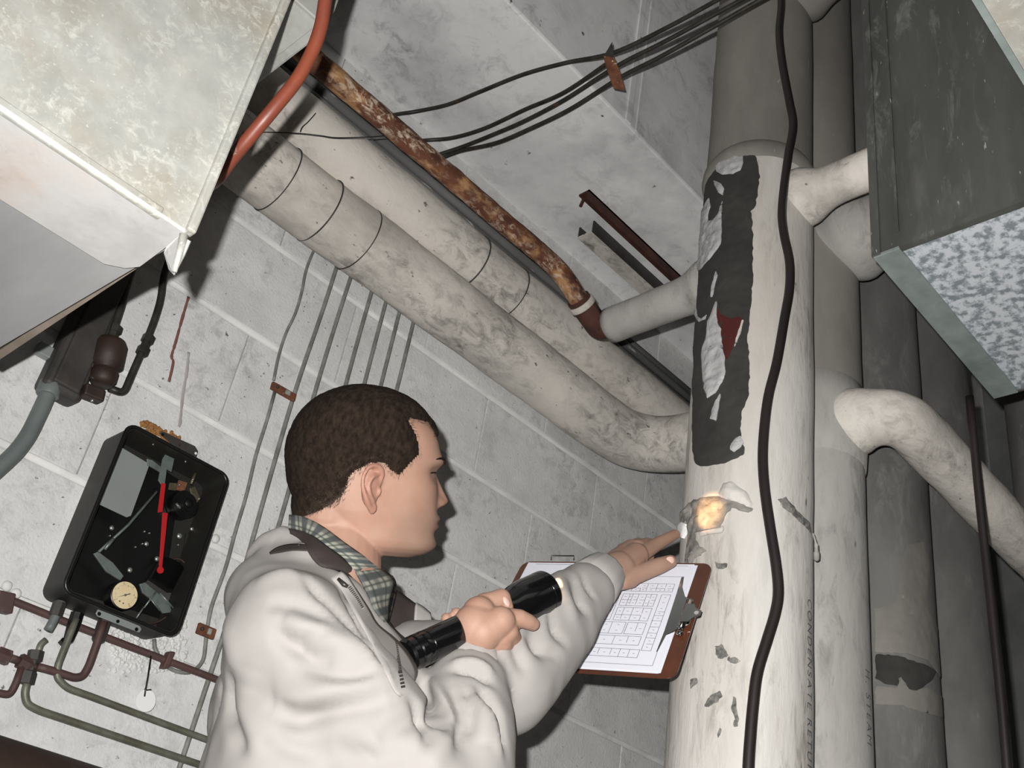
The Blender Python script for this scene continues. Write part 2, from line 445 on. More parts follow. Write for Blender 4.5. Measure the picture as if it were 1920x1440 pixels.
for i in range(420):      # crumbly patched render below the control box
    p = onY(rr.uniform(205, 350), rr.uniform(1150, 1260), WY)
    mb.ell((p.x, WY, p.z), (rr.uniform(.002, .005), 0, 0), (0, rr.uniform(.001, .003), 0), (0, 0, rr.uniform(.002, .005)), 7, 5)
mb.build('rough_render_patch', M['mortar'], wall, smooth=True)['kind'] = 'stuff'

# ------------------------------------------------------------------ pipes
def lump(p, amp, fr):
    return amp * noise.fractal(Vector((p[0]*fr, p[1]*fr, p[2]*fr)), 0.8, 2.0, 3)
def pipe(pts, r, seg=40, step=0.02, amp=0.0016, fr=7.0, caps=True, rings=()):
    """lumpy insulated pipe along a polyline; rings: (distance, width, height)"""
    P = [Vector(p) for p in pts]
    out = []; dist = [0.0]
    for i in range(len(P)-1):
        n = max(1, int((P[i+1]-P[i]).length / step))
        for k in range(n): out.append(P[i].lerp(P[i+1], k/n))
    out.append(P[-1])
    d = 0; rs = []
    for i, p in enumerate(out):
        if i: d += (p - out[i-1]).length
        e = 0
        for rd, rw, rh in rings: e += rh * math.exp(-((d-rd)/rw)**2)
        rs.append(r + e)
    mb = MB().tube(out, rs, seg, caps)
    n = len(out)
    for i in range(n):
        c = out[i]
        for k in range(seg):
            v = mb.v[i*seg+k]
            u = (v - c).normalized()
            mb.v[i*seg+k] = v + u * lump(v, amp, fr)
    return mb

RX, RY, RR = 1.345, 0.867, 0.1046
P2, P3, P4, PR = (1.553, 0.867), (1.82, 0.867), (2.09, 0.867), 0.093

def cylhit(x, y, c, r):
    d = ray(x, y)
    a = d.x*d.x + d.y*d.y; b = -2*(d.x*c[0] + d.y*c[1]); cc = c[0]**2 + c[1]**2 - r*r
    disc = max(b*b - 4*a*cc, 0.0)
    t = (-b - math.sqrt(disc)) / (2*a)
    return O + d * t
def cyl_sz(x, y, c, r):
    p = cylhit(x, y, c, r)
    return (math.atan2(p.y - c[1], p.x - c[0]) % (2*PI) * r, p.z)

def inpoly(x, y, poly):
    c = False; j = len(poly) - 1
    for i in range(len(poly)):
        xi, yi = poly[i]; xj, yj = poly[j]
        if (yi > y) != (yj > y) and x < (xj-xi)*(y-yi)/(yj-yi)+xi: c = not c
        j = i
    return c
def nearest(x, y, poly):
    best = None; bd = 1e9
    for i in range(len(poly)):
        ax, ay = poly[i-1]; bx, by = poly[i]
        dx, dy = bx-ax, by-ay; L2 = dx*dx+dy*dy or 1e-12
        t = max(0, min(1, ((x-ax)*dx+(y-ay)*dy)/L2))
        px, py = ax+dx*t, ay+dy*t; d = (px-x)**2+(py-y)**2
        if d < bd: bd = d; best = (px, py)
    return best, math.sqrt(bd)
def patch(name, pix, c, r, off, m_, parent, step=0.004, jag=0.0025, rough=0.0, seed=0, dome=0.0):
    """a thin torn layer lying on a round pipe, its outline given in pixels"""
    dense = []
    for i in range(len(pix)):
        a = pix[i-1]; b = pix[i]
        n = max(1, int(math.hypot(b[0]-a[0], b[1]-a[1]) / 6))
        for k in range(n): dense.append((a[0]+(b[0]-a[0])*k/n, a[1]+(b[1]-a[1])*k/n))
    poly = [cyl_sz(x, y, c, r + off) for x, y in dense]
    poly = [(s + jag*noise.noise(Vector((s*160, z*160, seed))), z + jag*noise.noise(Vector((s*160, z*160, seed+9)))) for s, z in poly]
    s0 = min(p[0] for p in poly); s1 = max(p[0] for p in poly); z0 = min(p[1] for p in poly); z1 = max(p[1] for p in poly)
    ns = int((s1-s0)/step)+2; nz_ = int((z1-z0)/step)+2
    vs = {}; faces = []; bm = bmesh.new()
    def vert(i, j):
        if (i, j) not in vs:
            s = s0 + i*step; z = z0 + j*step
            q, d = nearest(s, z, poly)
            if d < step*0.8 or not inpoly(s, z, poly): s, z = q; d = 0
            rr_ = r + off * min(1.0, 0.45 + d/0.006) + rough*noise.fractal(Vector((s*60, z*60, seed)), .9, 2, 4) * min(1, d/0.01) + dome*min(1, d/0.012)
            t = s / (r + off)
            vs[(i, j)] = bm.verts.new((c[0]+rr_*math.cos(t), c[1]+rr_*math.sin(t), z))
        return vs[(i, j)]
    for i in range(ns):
        for j in range(nz_):
            if inpoly(s0+(i+.5)*step, z0+(j+.5)*step, poly):
                try: bm.faces.new((vert(i,j), vert(i+1,j), vert(i+1,j+1), vert(i,j+1)))
                except ValueError: pass
    be = [e for e in bm.edges if e.is_boundary]
    ret = bmesh.ops.extrude_edge_only(bm, edges=be)
    for v in [g for g in ret['geom'] if isinstance(g, bmesh.types.BMVert)]:
        dx, dy = v.co.x-c[0], v.co.y-c[1]; l = math.hypot(dx, dy); k = (r-0.004)/l
        v.co.x = c[0]+dx*k; v.co.y = c[1]+dy*k
    bmesh.ops.remove_doubles(bm, verts=bm.verts, dist=1e-5)
    me = bpy.data.meshes.new(name); bm.to_mesh(me); bm.free()
    sharp(me, 40)
    return obj(name, me, m_, parent)

# --- the big riser
riser = thing('steam_riser', 'large white wrapped vertical pipe with a torn dark patch, pointed at by the man', 'pipe', (RX, RY, 0))
zb = cylhit(1400, 275, (RX, RY), RR).z
rb = pipe([(RX, RY, 0.0), (RX, RY, zb)], RR, 72, 0.015, 0.0013, 6.0)
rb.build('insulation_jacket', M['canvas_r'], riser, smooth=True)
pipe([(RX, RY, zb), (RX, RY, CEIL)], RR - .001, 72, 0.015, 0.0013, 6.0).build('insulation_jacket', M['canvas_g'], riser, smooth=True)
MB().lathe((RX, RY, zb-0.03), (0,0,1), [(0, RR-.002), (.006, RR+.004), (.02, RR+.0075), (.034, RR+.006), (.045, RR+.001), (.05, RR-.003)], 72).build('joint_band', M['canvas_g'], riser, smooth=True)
zb2 = cylhit(1400, 925, (RX, RY), RR).z
def arm(name, c, z, r, y1, m_, parent, bend=None, flare=0.02):
    pts = [(c[0], c[1], z), (c[0], y1, z)]
    if bend: pts = fillet(pts[:1] + [(c[0], y1, z)] + bend, 0.16, 10)
    p = pipe(pts, r, 32, 0.012, 0.0016, 9.0, rings=((0.10, 0.035, flare),))
    return p.build(name, m_, parent, smooth=True)
arm('branch_arm', (RX, RY), Z(1.330), 0.038, 1.215, M['canvas_w'], riser)
arm('branch_arm', (RX, RY), Z(1.463), 0.038, 0.62, M['canvas'], riser, bend=[(RX + 0.02, 0.600, Z(1.468))])
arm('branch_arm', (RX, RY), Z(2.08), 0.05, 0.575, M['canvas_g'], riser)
RC = (RX, RY)
# torn strip: dark mastic under the canvas
dark = [(1412,283),(1420,300),(1424,330),(1421,360),(1417,385),(1408,395),(1411,440),(1411,520),(1409,560),(1405,600),(1401,640),(1405,680),(1404,740),(1390,770),(1388,800),
        (1395,852),(1382,858),(1350,868),(1312,875),(1302,868),(1297,850),(1296,800),(1297,760),(1296,720),(1299,690),(1298,640),(1296,610),(1297,575),(1295,540),(1297,515),(1299,470),(1302,430),(1305,395),(1312,370),(1318,340),(1340,310),(1375,290),(1395,282)]
patch('exposed_mastic', dark, RC, RR, 0.0018, M['mastic'], riser, 0.004, 0.004, 0.0012, 1)
for i, pg in enumerate([
    [(1338,312),(1345,303),(1362,296),(1380,289),(1392,292),(1393,305),(1388,317),(1372,324),(1352,326),(1341,321)],
    [(1336,337),(1350,343),(1356,352),(1353,364),(1345,360),(1340,350)],
    [(1304,398),(1316,390),(1327,370),(1330,386),(1325,400),(1324,415),(1334,412),(1344,400),(1352,376),(1351,420),(1350,455),(1340,470),(1328,484),(1310,505),(1298,512),(1300,470),(1302,430)],
    [(1340,508),(1344,514),(1338,535),(1334,556),(1330,556),(1332,535)],
    [(1341,562),(1343,605),(1350,615),(1352,640),(1358,672),(1359,695),(1353,715),(1340,735),(1324,745),(1318,725),(1314,700),(1313,665),(1314,650),(1322,630),(1324,602),(1330,590)],
    [(1350,735),(1346,760),(1341,788),(1330,783),(1334,765),(1342,745)],
    [(1388,815),(1393,828),(1388,838),(1376,846),(1367,842),(1370,830),(1378,820)],
    [(1298,590),(1302,575),(1304,590),(1312,597),(1322,589),(1320,598),(1308,603)]]):
    patch('torn_plaster', pg, RC, RR + 0.0015, 0.0035, M['plaster'], riser, 0.003, 0.002, 0.003, 20 + i)
patch('red_underlay', [(1344,575),(1352,590),(1370,597),(1388,592),(1394,596),(1384,625),(1372,655),(1362,676),(1356,670),(1352,640),(1349,612),(1343,600)], RC, RR + 0.0015, 0.001, M['redwrap'], riser, 0.003, 0.0015, 0, 40)
patch('canvas_flap', [(1394,598),(1388,622),(1378,645),(1375,652),(1379,632),(1388,606),(1390,598)], RC, RR + .002, 0.004, M['canvas_r'], riser, 0.0025, 0.001, 0, 41)
patch('canvas_lip', [(1303,396),(1300,440),(1297,505),(1294,515),(1292,500),(1295,440),(1297,400)], RC, RR + .001, 0.004, M['mastic'], riser, 0.003, 0.003, .001, 42)
# broken ring of plaster where he points
ringp = [(1284,975),(1268,985),(1266,968),(1280,955),(1288,945),(1300,935),(1330,930),(1355,930),(1380,938),(1400,945),(1412,955),(1402,960),(1385,955),(1372,950),(1362,960),(1356,968),(1352,985),(1345,990),(1325,992),(1302,995),(1302,1010),(1310,1022),(1320,1030),(1312,1040),(1300,1046),(1294,1060),(1280,1060),(1284,1035),(1288,1010)]
patch('broken_plaster', ringp, RC, RR, 0.003, M['plaster_d'], riser, 0.003, 0.004, 0.005, 50)
patch('torn_paper', [(1268,985),(1276,978),(1283,982),(1282,998),(1276,1008),(1270,1003),(1266,995)], RC, RR + .004, 0.003, M['tagw'], riser, 0.0025, 0.002, 0.001, 51)
patch('plaster_fold', [(1345,925),(1355,905),(1370,900),(1385,912),(1400,920),(1412,945),(1408,955),(1395,945),(1375,938),(1355,934)], RC, RR, 0.004, M['canvas_r'], riser, 0.003, 0.002, 0.003, 52, dome=.004)
patch('plaster_fold', [(1305,995),(1350,985),(1352,975),(1356,990),(1352,996),(1325,1000),(1310,1004)], RC, RR, 0.006, M['canvas_r'], riser, 0.003, 0.001, 0.001, 53)
patch('jagged_crack', [(1460,935),(1475,932),(1490,950),(1505,965),(1520,980),(1524,1000),(1516,990),(1500,975),(1485,962),(1468,950)], RC, RR, 0.002, M['gouge'], riser, 0.003, 0.004, 0.003, 54)
MB().tube(smooth_path([cylhit(1524, 1000, RC, RR+.002), cylhit(1527,1022,RC,RR+.004) + Vector((0,-.003,0)), at(1531,1050,depth(cylhit(1526,1050,RC,RR)))]), [.0015]*8 + [.003]*4 + [.0048]*4 + [.003], 10).build('plaster_drip', M['canvas_w'], riser, smooth=True)
for i, pg in enumerate([
    [(1340,1213),(1352,1205),(1366,1225),(1386,1238),(1384,1246),(1362,1240),(1346,1236),(1340,1226)],
    [(1288,1268),(1306,1266),(1310,1280),(1298,1292),(1294,1312),(1284,1308),(1282,1300),(1292,1288)],
    [(1322,1306),(1348,1296),(1354,1306),(1340,1320),(1318,1330),(1310,1332),(1318,1318)],
    [(1374,1306),(1380,1310),(1384,1350),(1384,1362),(1374,1360),(1378,1345),(1371,1325)],
    [(1352,1362),(1354,1370),(1346,1382),(1344,1378)],
    [(1340,1054),(1362,1056),(1362,1064),(1342,1066)]]):
    patch('gouge', pg, RC, RR, 0.0012, M['gouge'], riser, 0.0028, 0.004, 0.0022, 60 + i)

def vtext(txt, c, r, ang, ztop, size, parent, track=1.25):
    """stencilled letters wrapped round a pipe, reading downward"""
    cu = bpy.data.curves.new('t', 'FONT'); cu.body = txt; cu.size = size; cu.space_character = track
    to = bpy.data.objects.new('t', cu); COL.objects.link(to)
    dg = bpy.context.evaluated_depsgraph_get()
    me = bpy.data.meshes.new_from_object(to.evaluated_get(dg))
    bpy.data.objects.remove(to)
    bm = bmesh.new(); bm.from_mesh(me)
    bmesh.ops.subdivide_edges(bm, edges=[e for e in bm.edges if e.calc_length() > .01], cuts=1)
    for v in bm.verts:
        x, y = v.co.x, v.co.y
        t = ang + y / r          # letter tops towards the far side
        v.co = Vector((c[0] + (r+.0009)*math.cos(t), c[1] + (r+.0009)*math.sin(t), ztop - x))
    bm.to_mesh(me); bm.free()
    me.name = 'stencil_lettering'
    return obj('stencil_lettering', me, M['ink'], parent)
pa = cylhit(1512, 1120, RC, RR); ang = math.atan2(pa.y-RY, pa.x-RX)
vtext('CONDENSATE RETURN', RC, RR + .0012, ang, pa.z, 0.021, riser, 1.3)

# --- neighbouring risers
pipe2 = thing('return_riser', 'grey-white wrapped vertical pipe with a bent arm, just right of the torn riser', 'pipe', (*P2, 0))
zt = Z(1.079)
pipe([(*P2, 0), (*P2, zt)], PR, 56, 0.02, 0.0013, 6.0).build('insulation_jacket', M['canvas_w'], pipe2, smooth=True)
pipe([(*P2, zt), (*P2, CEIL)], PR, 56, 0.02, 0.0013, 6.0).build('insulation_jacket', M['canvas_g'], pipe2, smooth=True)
MB().lathe((*P2, zt-.085), (0,0,1), [(0,PR-.003),(.004,PR+.003),(.05,PR+.007),(.12,PR+.007),(.17,PR+.002),(.174,PR-.003)], 56).build('joint_band', M['canvas_w'], pipe2, smooth=True)
el = fillet([(P2[0], P2[1], zt), (P2[0], 0.70, zt), (2.36, 0.70, Z(1.065))], 0.13, 14)
pipe(el, 0.0505, 36, 0.012, 0.0022, 10.0, rings=((0.09, 0.03, 0.012),)).build('bent_arm', M['canvas'], pipe2, smooth=True)
arm('branch_arm', P2, Z(1.518), 0.074, 0.572, M['canvas_w'], pipe2)
pa = cylhit(1619, 1200, P2, PR); ang2 = math.atan2(pa.y-P2[1], pa.x-P2[0])
vtext('H. STEAM', P2, PR + .0012, ang2, cylhit(1631, 1262, P2, PR).z, 0.022, pipe2, 1.35)

pipe3 = thing('sooty_riser', 'sooty dark vertical pipe with a ragged band, third from the man', 'pipe', (*P3, 0))
pipe([(*P3, 0), (*P3, CEIL)], PR, 56, 0.02, 0.0013, 6.0).build('insulation_jacket', M['canvas_d'], pipe3, smooth=True)
patch('pale_patch', [(1640,1142),(1680,1130),(1700,1020),(1735,1015),(1745,1060),(1738,1130),(1765,1190),(1766,1270),(1745,1240),(1700,1225),(1640,1222)], P3, PR, 0.001, M['canvas_g'], pipe3, 0.004, 0.004, 0.001, 70)
patch('mastic_band', [(1641,1226),(1690,1230),(1740,1248),(1757,1258),(1750,1275),(1720,1295),(1705,1290),(1690,1268),(1683,1285),(1655,1280),(1641,1272)], P3, PR, 0.002, M['mastic'], pipe3, 0.004, 0.004, 0.001, 71)
patch('pale_patch', [(1642,1285),(1682,1290),(1690,1272),(1706,1294),(1740,1290),(1768,1305),(1770,1345),(1730,1335),(1690,1322),(1642,1320)], P3, PR, 0.0012, M['canvas_g'], pipe3, 0.004, 0.004, 0.001, 72)
zA = Z(1.333)
pipe4 = thing('dark_riser', 'dark grey vertical pipe with a ring joint, fourth from the man', 'pipe', (*P4, 0))
pipe([(*P4, 0), (*P4, CEIL)], PR, 56, 0.02, 0.0013, 6.0, rings=((Z(0.72), 0.02, 0.004),)).build('insulation_jacket', M['canvas_d'], pipe4, smooth=True)
pipe5 = thing('far_riser', 'dim grey vertical pipe furthest right, behind the hanging cable', 'pipe', (2.494, 0.734, 0))
pipe([(2.494, 0.734, 0), (2.494, 0.734, CEIL)], PR, 48, 0.03, 0.0013, 6.0, rings=((Z(0.62), 0.02, 0.006), (Z(0.95), 0.02, 0.006))).build('insulation_jacket', M['canvas_d'], pipe5, smooth=True)

# --- two wrapped pipes along the wall
PYA = 1.478
pA = thing('wall_pipe', 'pale wrapped pipe lying lowest along the block wall, bending behind the riser', 'pipe', (0.8, PYA, zA))
aend = fillet([(-0.4, PYA, zA), (1.81, PYA, zA), (1.81, 0.99, zA - 0.02)], 0.15, 14)
pipe(aend, 0.0695, 44, 0.015, 0.0022, 8.0).build('insulation_jacket', M['canvas'], pA, smooth=True)
for px, py in ((530,372), (608,440), (684,490)):
    x = onY(px, py, PYA - .05).x
    MB().lathe((x - .0012, PYA, zA), (1,0,0), [(0,.066),(.0003,.0712),(.0020,.0712),(.0023,.066)], 44).build('jacket_seam', M['iron'], pA, smooth=True)
pB = thing('wall_pipe', 'pale wrapped pipe lying above the other along the wall, straight', 'pipe', (0.8, PYA, Z(1.474)))
pipe([(-0.4, PYA, Z(1.474)), (2.9, PYA, Z(1.474))], 0.0695, 44, 0.02, 0.0022, 8.0).build('insulation_jacket', M['canvas'], pB, smooth=True)
for px, py in ((905,485), (975,560)):
    x = onY(px, py, PYA - .05).x
    MB().lathe((x - .0015, PYA, Z(1.474)), (1,0,0), [(0,.066),(.0003,.0714),(.0026,.0714),(.003,.066)], 44).build('jacket_seam', M['iron'], pB, smooth=True)

# --- rusty pipe ending in an elbow at the riser's arm
RZ = Z(1.387); ry = 1.24
rp = thing('rusty_pipe', 'bare rusty steel pipe running under the beam to an elbow', 'pipe', (0.9, ry, RZ))
pipe(fillet([(0.25, ry, RZ), (1.20, ry, RZ), (1.285, ry, Z(1.345))], 0.07, 8), 0.0205, 24, 0.01, 0.0012, 30).build('pipe_run', M['rust'], rp, smooth=True)
MB().tube(fillet([(1.262, ry, Z(1.356)), (1.338, ry, Z(1.328)), (RX, 1.213, Z(1.33))], .03, 8), [.0255]*11, 20).build('elbow', M['rust_d'], rp, smooth=True)
MB().tube([(1.270, ry, Z(1.353)), (1.283, ry, Z(1.348))], .029, 24).build('union_ring', M['canvas'], rp, smooth=True, bevel=.002)

# --- conduits in the shadow under the beam
for yy, zz, r_, lb in ((1.50, 1.592, .011, 'dusty conduit lying right on top of the upper wall pipe'), (1.545, 1.618, .012, 'dusty conduit against the wall, second up from the upper wall pipe'),
                       (1.53, 1.655, .011, 'dusty conduit against the wall, third up from the upper wall pipe'), (1.553, 1.70, .010, 'dusty conduit against the wall nearest the pale beam')):
    tag(MB().tube([(-0.4, yy, Z(zz)), (3.2, yy, Z(zz))], r_, 12).build('conduit', M['dusty'], None, smooth=True), lb, 'conduit', 'conduits in the gap under the beam')

# --- steel offcuts bolted under the beam
ang_ = thing('angle_iron', 'rusty steel angle fixed under the pale beam', 'angle iron', (1.4, 1.39, SOF))
MB().box((1.38, 1.372, SOF - .032), (1.80, 1.377, SOF)).box((1.38, 1.372, SOF - .006), (1.80, 1.405, SOF)).build('angle_leg', M['rust_d'], ang_)
MB().tube([(1.392, 1.398, SOF - .008), (1.388, 1.402, SOF - .034)], .004, 8).build('bolt', M['rust_d'], ang_)
chn = thing('steel_channel', 'whitewashed steel channel beside the rusty angle under the beam', 'channel', (1.5, 1.46, SOF))
MB().box((1.475, 1.432, SOF - .036), (1.80, 1.436, SOF)).build('channel_side', M['iron'], chn)
MB().box((1.475, 1.436, SOF - .036), (1.80, 1.482, SOF - .032)).build('channel_web', M['canvas'], chn)
MB().box((1.475, 1.478, SOF - .032), (1.80, 1.482, SOF)).build('channel_side', M['iron'], chn)

# --- copper tubes crossing under the beam through a rusty hook
TB = [[(1148,112,2.235),(1060,172,2.33),(985,205,2.40),(910,240,2.46),(850,258,2.50),(800,263,2.52),(765,266,2.53)],
      [(1450,-32,2.03),(1395,-3,2.07),(1250,76,2.17),(1160,122,2.24),(1060,186,2.33),(985,226,2.40),(930,250,2.45),(870,274,2.50),(825,289,2.52)],
      [(1470,-26,2.03),(1420,3,2.06),(1250,100,2.17),(1165,144,2.24),(1070,204,2.33),(990,243,2.40),(930,268,2.45),(864,283,2.51),(828,297,2.53)],
      [(1410,-36,2.03),(1345,0,2.08),(1250,52,2.16),(1150,99,2.23),(1060,118,2.32),(980,140,2.38),(900,172,2.42),(840,196,2.45),(780,209,2.47),(735,216,2.48),(655,233,2.5)]]
TL = ['thin dark copper tube, uppermost of three straight ones left of the rusty hook', 'thin dark copper tube, middle of three straight ones left of the rusty hook', 'thin dark copper tube, lowest of three straight ones left of the rusty hook',
      'thin dark copper tube that sags away from the others left of the rusty hook']
for pts, lb, gap in zip(TB, TL, (.02, .034, .05, .02)):
    o = MB().tube(smooth_path([at(x, y, min(d, 1.83/ray(x, y).z - gap, (WY-.01)/ray(x, y).y)) for x, y, d in pts], 8), 0.0046, 10).build('copper_tube', M['tube_d'], None, smooth=True)
    tag(o, lb, 'tube', 'copper tubes under the beam')
hk = thing('tube_hanger', 'rusty flat steel hook carrying the copper tubes', 'hanger', at(1150,150,2.2))
a, b_, c_ = at(1142,108,2.20), at(1150,135,2.19), at(1160,168,2.19)
side = (RIGHT*0.98 - DOWN*-0.18).normalized()
MB().add([a - side*.012, a + side*.011, b_ - side*.013, b_ + side*.014, c_ - side*.011, c_ + side*.013], [(0,1,3,2),(2,3,5,4)]).build('hanger_strap', M['rust_c'], hk)
sol = COL.objects[-1].modifiers.new('s', 'SOLIDIFY'); sol.thickness = .003
MB().prism([a - side*.012, a + side*.010, at(1148,78,2.22)], FWD*.003).build('hook_tip', M['iron'], hk)

# --- thin black wire snagged over the pipes
tag(MB().tube(smooth_path([at(x,y,d) for x,y,d in [(455,250,1.85),(500,248,1.93),(560,250,1.96),(600,254,1.97),(630,258,1.98),(690,257,2.0),(740,254,2.02),(765,259,2.04)]],6), .0011, 6).build('loose_wire', M['black'], None, smooth=True), 'thin loose black wire lying across the wall pipes', 'wire')
tag(MB().tube(smooth_path([onY(x,y,1.407) for x,y in [(563,247),(567,238),(577,229),(587,218),(592,212)]],6), .0010, 6).build('wire_scrap', M['black'], None, smooth=True), 'curly scrap of wire stuck to the upper wall pipe', 'wire')

# --- black cable hanging in front of the riser
cp = [(1452,-40),(1465,0),(1461,60),(1467,120),(1480,190),(1487,235),(1478,290),(1470,350),(1466,400),(1470,440),(1480,490),(1480,540),(1470,600),(1456,680),(1441,740),(1433,800),(1430,860),(1434,920),(1444,990),(1455,1060),(1459,1110),(1453,1150),(1438,1200),(1420,1260),(1412,1320),(1406,1390),(1403,1440),(1402,1500),(1402,1600),(1400,1900),(1398,2400),(1396,3300)]
cpts = [cylhit(x, y, RC, RR + 0.026) for x, y in cp]
tag(MB().tube(smooth_path(cpts, 6), 0.0078, 14).build('black_cable', M['cable'], None, smooth=True), 'thick black cable hanging loosely down the front of the riser', 'cable')
rod = MB().tube(smooth_path([(1.63,.60,Z(1.12)),(1.628,.599,Z(.9)),(1.622,.594,Z(.7)),(1.618,.592,Z(.5)),(1.615,.597,Z(.2)),(1.61,.60,0.01)], 6), .0072, 10).build('hanging_cable', M['cable'], None, smooth=True)
tag(rod, 'thin dark cable hanging from the corner of the right duct', 'cable')

# ------------------------------------------------------------------ ducts
# left: supply duct close to the camera
dy0 = 0.75; dz0 = Z(0.559); dxr = 0.276
d1 = thing('sheet_metal_duct', 'big bright galvanised duct corner close overhead at the left', 'duct', (-0.3, 0.9, dz0))
fr = MB(); nx, nz_ = 40, 12
for j in range(nz_+1):
    for i in range(nx+1):
        x = -1.25 + (dxr + 1.25 - .004) * i/nx; z = dz0 + .34 * j/nz_
        fr.v.append(Vector((x, dy0 + .0025*noise.noise(Vector((x*4, 0, z*4))), z)))
for j in range(nz_):
    for i in range(nx):
        a = j*(nx+1)+i; fr.f.append((a, a+1, a+nx+2, a+nx+1))
fr.build('front_panel', M['galv'], d1, smooth=True)
bt = MB()                                    # bottom sheet, right edge slightly skewed
bt.add([(-1.25, dy0+.01, dz0+.005), (dxr+.001, dy0+.01, dz0+.005), (dxr-.014, 1.16, dz0+.005), (-1.25, 1.16, dz0+.005)], [(0,1,2,3)])
bt.build('bottom_panel', M['galv_b'], d1)
yl = dy0 * math.tan(math.radians(36.7)) / math.tan(math.radians(33.2))
def onbot(x, y, dz=0): return onZ(x, y, dz0 + dz)
fl = [Vector((-1.25, dy0 - .002, dz0 - .001)), onbot(346,437,-.001), onbot(300,472,-.001), onbot(262,500,-.001), onbot(235,503,-.001), onbot(195,495,-.001), Vector((-1.25, yl, dz0-.001))]
MB().prism(fl, (0,0,.004)).build('bottom_flange', M['galv_w'], d1)
MB().box((-1.25, dy0-.0035, dz0-.002), (dxr-.03, dy0+.002, dz0+.010)).build('corner_seam', M['galv'], d1, bevel=.0015)
MB().box((dxr-.006, dy0-.006, dz0+.004), (dxr+.003, dy0+.012, dz0+.34)).build('edge_fold', M['galv'], d1, bevel=.002)
MB().add([(dxr,dy0+.01,dz0+.005),(dxr-.014,1.16,dz0+.005),(dxr-.014,1.16,dz0+.34),(dxr,dy0+.01,dz0+.34)], [(0,1,2,3)]).build('end_panel', M['galv'], d1)
MB().add([(-1.25,1.16,dz0+.005),(dxr-.014,1.16,dz0+.005),(dxr-.014,1.16,dz0+.34),(-1.25,1.16,dz0+.34)], [(0,1,2,3)]).build('rear_panel', M['galv'], d1)
MB().add([(-1.25,dy0,dz0+.34),(dxr,dy0,dz0+.34),(dxr-.014,1.16,dz0+.34),(-1.25,1.16,dz0+.34)], [(0,1,2,3)]).build('top_panel', M['galv'], d1)
# bent tab at the corner
tb = [at(338,440,.900), at(357,452,.890), at(345,480,.89), at(326,516,.885), at(316,505,.90), at(307,474,.915), at(312,462,.91)]
MB().prism(tb, FWD*.002).build('bent_tab', M['galv_w'], d1)
MB().tube([at(345,440,.893), at(327,510,.884)], [.004,.0022], 8).build('bent_tab', M['galv'], d1, smooth=True)
MB().box((dxr-.004, dy0+.03, dz0+.016), (dxr+.005, 1.17, dz0+.034)).build('hem_strip', M['redpaint'] if False else mat('stained_strip', (0.30,0.24,0.2), (0.2,0.17,0.13), 14, .35,.65,.6), d1)
# duct running across behind it
d2 = thing('sheet_metal_duct', 'dim grey duct crossing behind the red pipe at the top', 'duct', (0.1, 1.0, Z(.95)))
MB().box((-0.9, 0.80, Z(.95)), (0.352, 1.13, Z(1.5))).build('duct_body', M['galv'], d2, bevel=.003)
MB().box((-0.9, 0.80, Z(.946)), (0.338, 1.12, Z(.95))).build('bottom_seam', M['galv'], d2)
# red pipe
rpp = [(640,-420,1.28),(628,-150,1.22),(618,-40,1.13),(610,0,1.12),(602,48,1.115),(586,95,1.11),(556,150,1.10),(512,205,1.09),(480,243,1.09),(436,296,1.10),(402,340,1.13),(376,352,1.25),(372,352,1.5),(372,352,1.95)]
tag(MB().tube(smooth_path([at(*p) for p in rpp], 6), .0073, 16).build('red_pipe', M['redpaint'], None, smooth=True), 'red painted small-bore pipe curving behind the left duct', 'pipe')

# right: old duct over the pipes
ex, ey, ez = 1.179, 0.555, Z(1.10)
d3 = thing('sheet_metal_duct', 'dark weathered duct with a white-frosted underside at the right', 'duct', (1.4, 0.2, ez))
fm_ = MB(); ny = 40; nzz = 14
for j in range(nzz+1):
    for i in range(ny+1):
        y = ey - .9 * i/ny; z = ez + 1.2 * j/nzz
        fm_.v.append(Vector((ex + .004*math.sin(i*1.3)*.4 + .003*noise.noise(Vector((0, y*6, z*2))), y, z)))
for j in range(nzz):
    for i in range(ny):
        a = j*(ny+1)+i; fm_.f.append((a, a+1, a+ny+2, a+ny+1))
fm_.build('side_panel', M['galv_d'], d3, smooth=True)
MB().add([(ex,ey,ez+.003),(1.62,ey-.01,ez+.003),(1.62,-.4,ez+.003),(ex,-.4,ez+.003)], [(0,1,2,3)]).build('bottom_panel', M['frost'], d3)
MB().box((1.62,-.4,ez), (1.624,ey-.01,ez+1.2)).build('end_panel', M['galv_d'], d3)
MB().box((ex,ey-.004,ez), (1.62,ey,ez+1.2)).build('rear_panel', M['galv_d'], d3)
MB().box((ex-.004, ey-.012, ez-.002), (ex+.004, ey+.002, ez+1.2)).build('corner_post', M['galv_d'], d3, bevel=.001)
MB().box((ex-.003, ey-.042, ez+.03), (ex+.002, ey-.038, ez+1.2)).build('standing_seam', M['galv_d'], d3)
MB().box((ex-.002, ey-.041, ez-.004), (1.62, ey, ez+.002)).build('angle_rail', M['green_galv'], d3, bevel=.0008)
MB().box((ex-.004, -.4, ez-.002), (ex+.008, ey-.041, ez+.006)).build('edge_rail', M['galv_d'], d3)
# far right: corner of a third duct
d4 = thing('sheet_metal_duct', 'pale duct corner cutting into the top right corner', 'duct', (0.6, 0.1, Z(1.0)))
MB().box((0.25, -0.5, Z(1.0)), (1.10, 0.2337, Z(1.5))).build('duct_body', M['galv'], d4, bevel=.003)
MB().box((0.25, 0.229, Z(.997)), (1.10, 0.2365, Z(1.01))).build('edge_rail', M['green_galv'], d4)
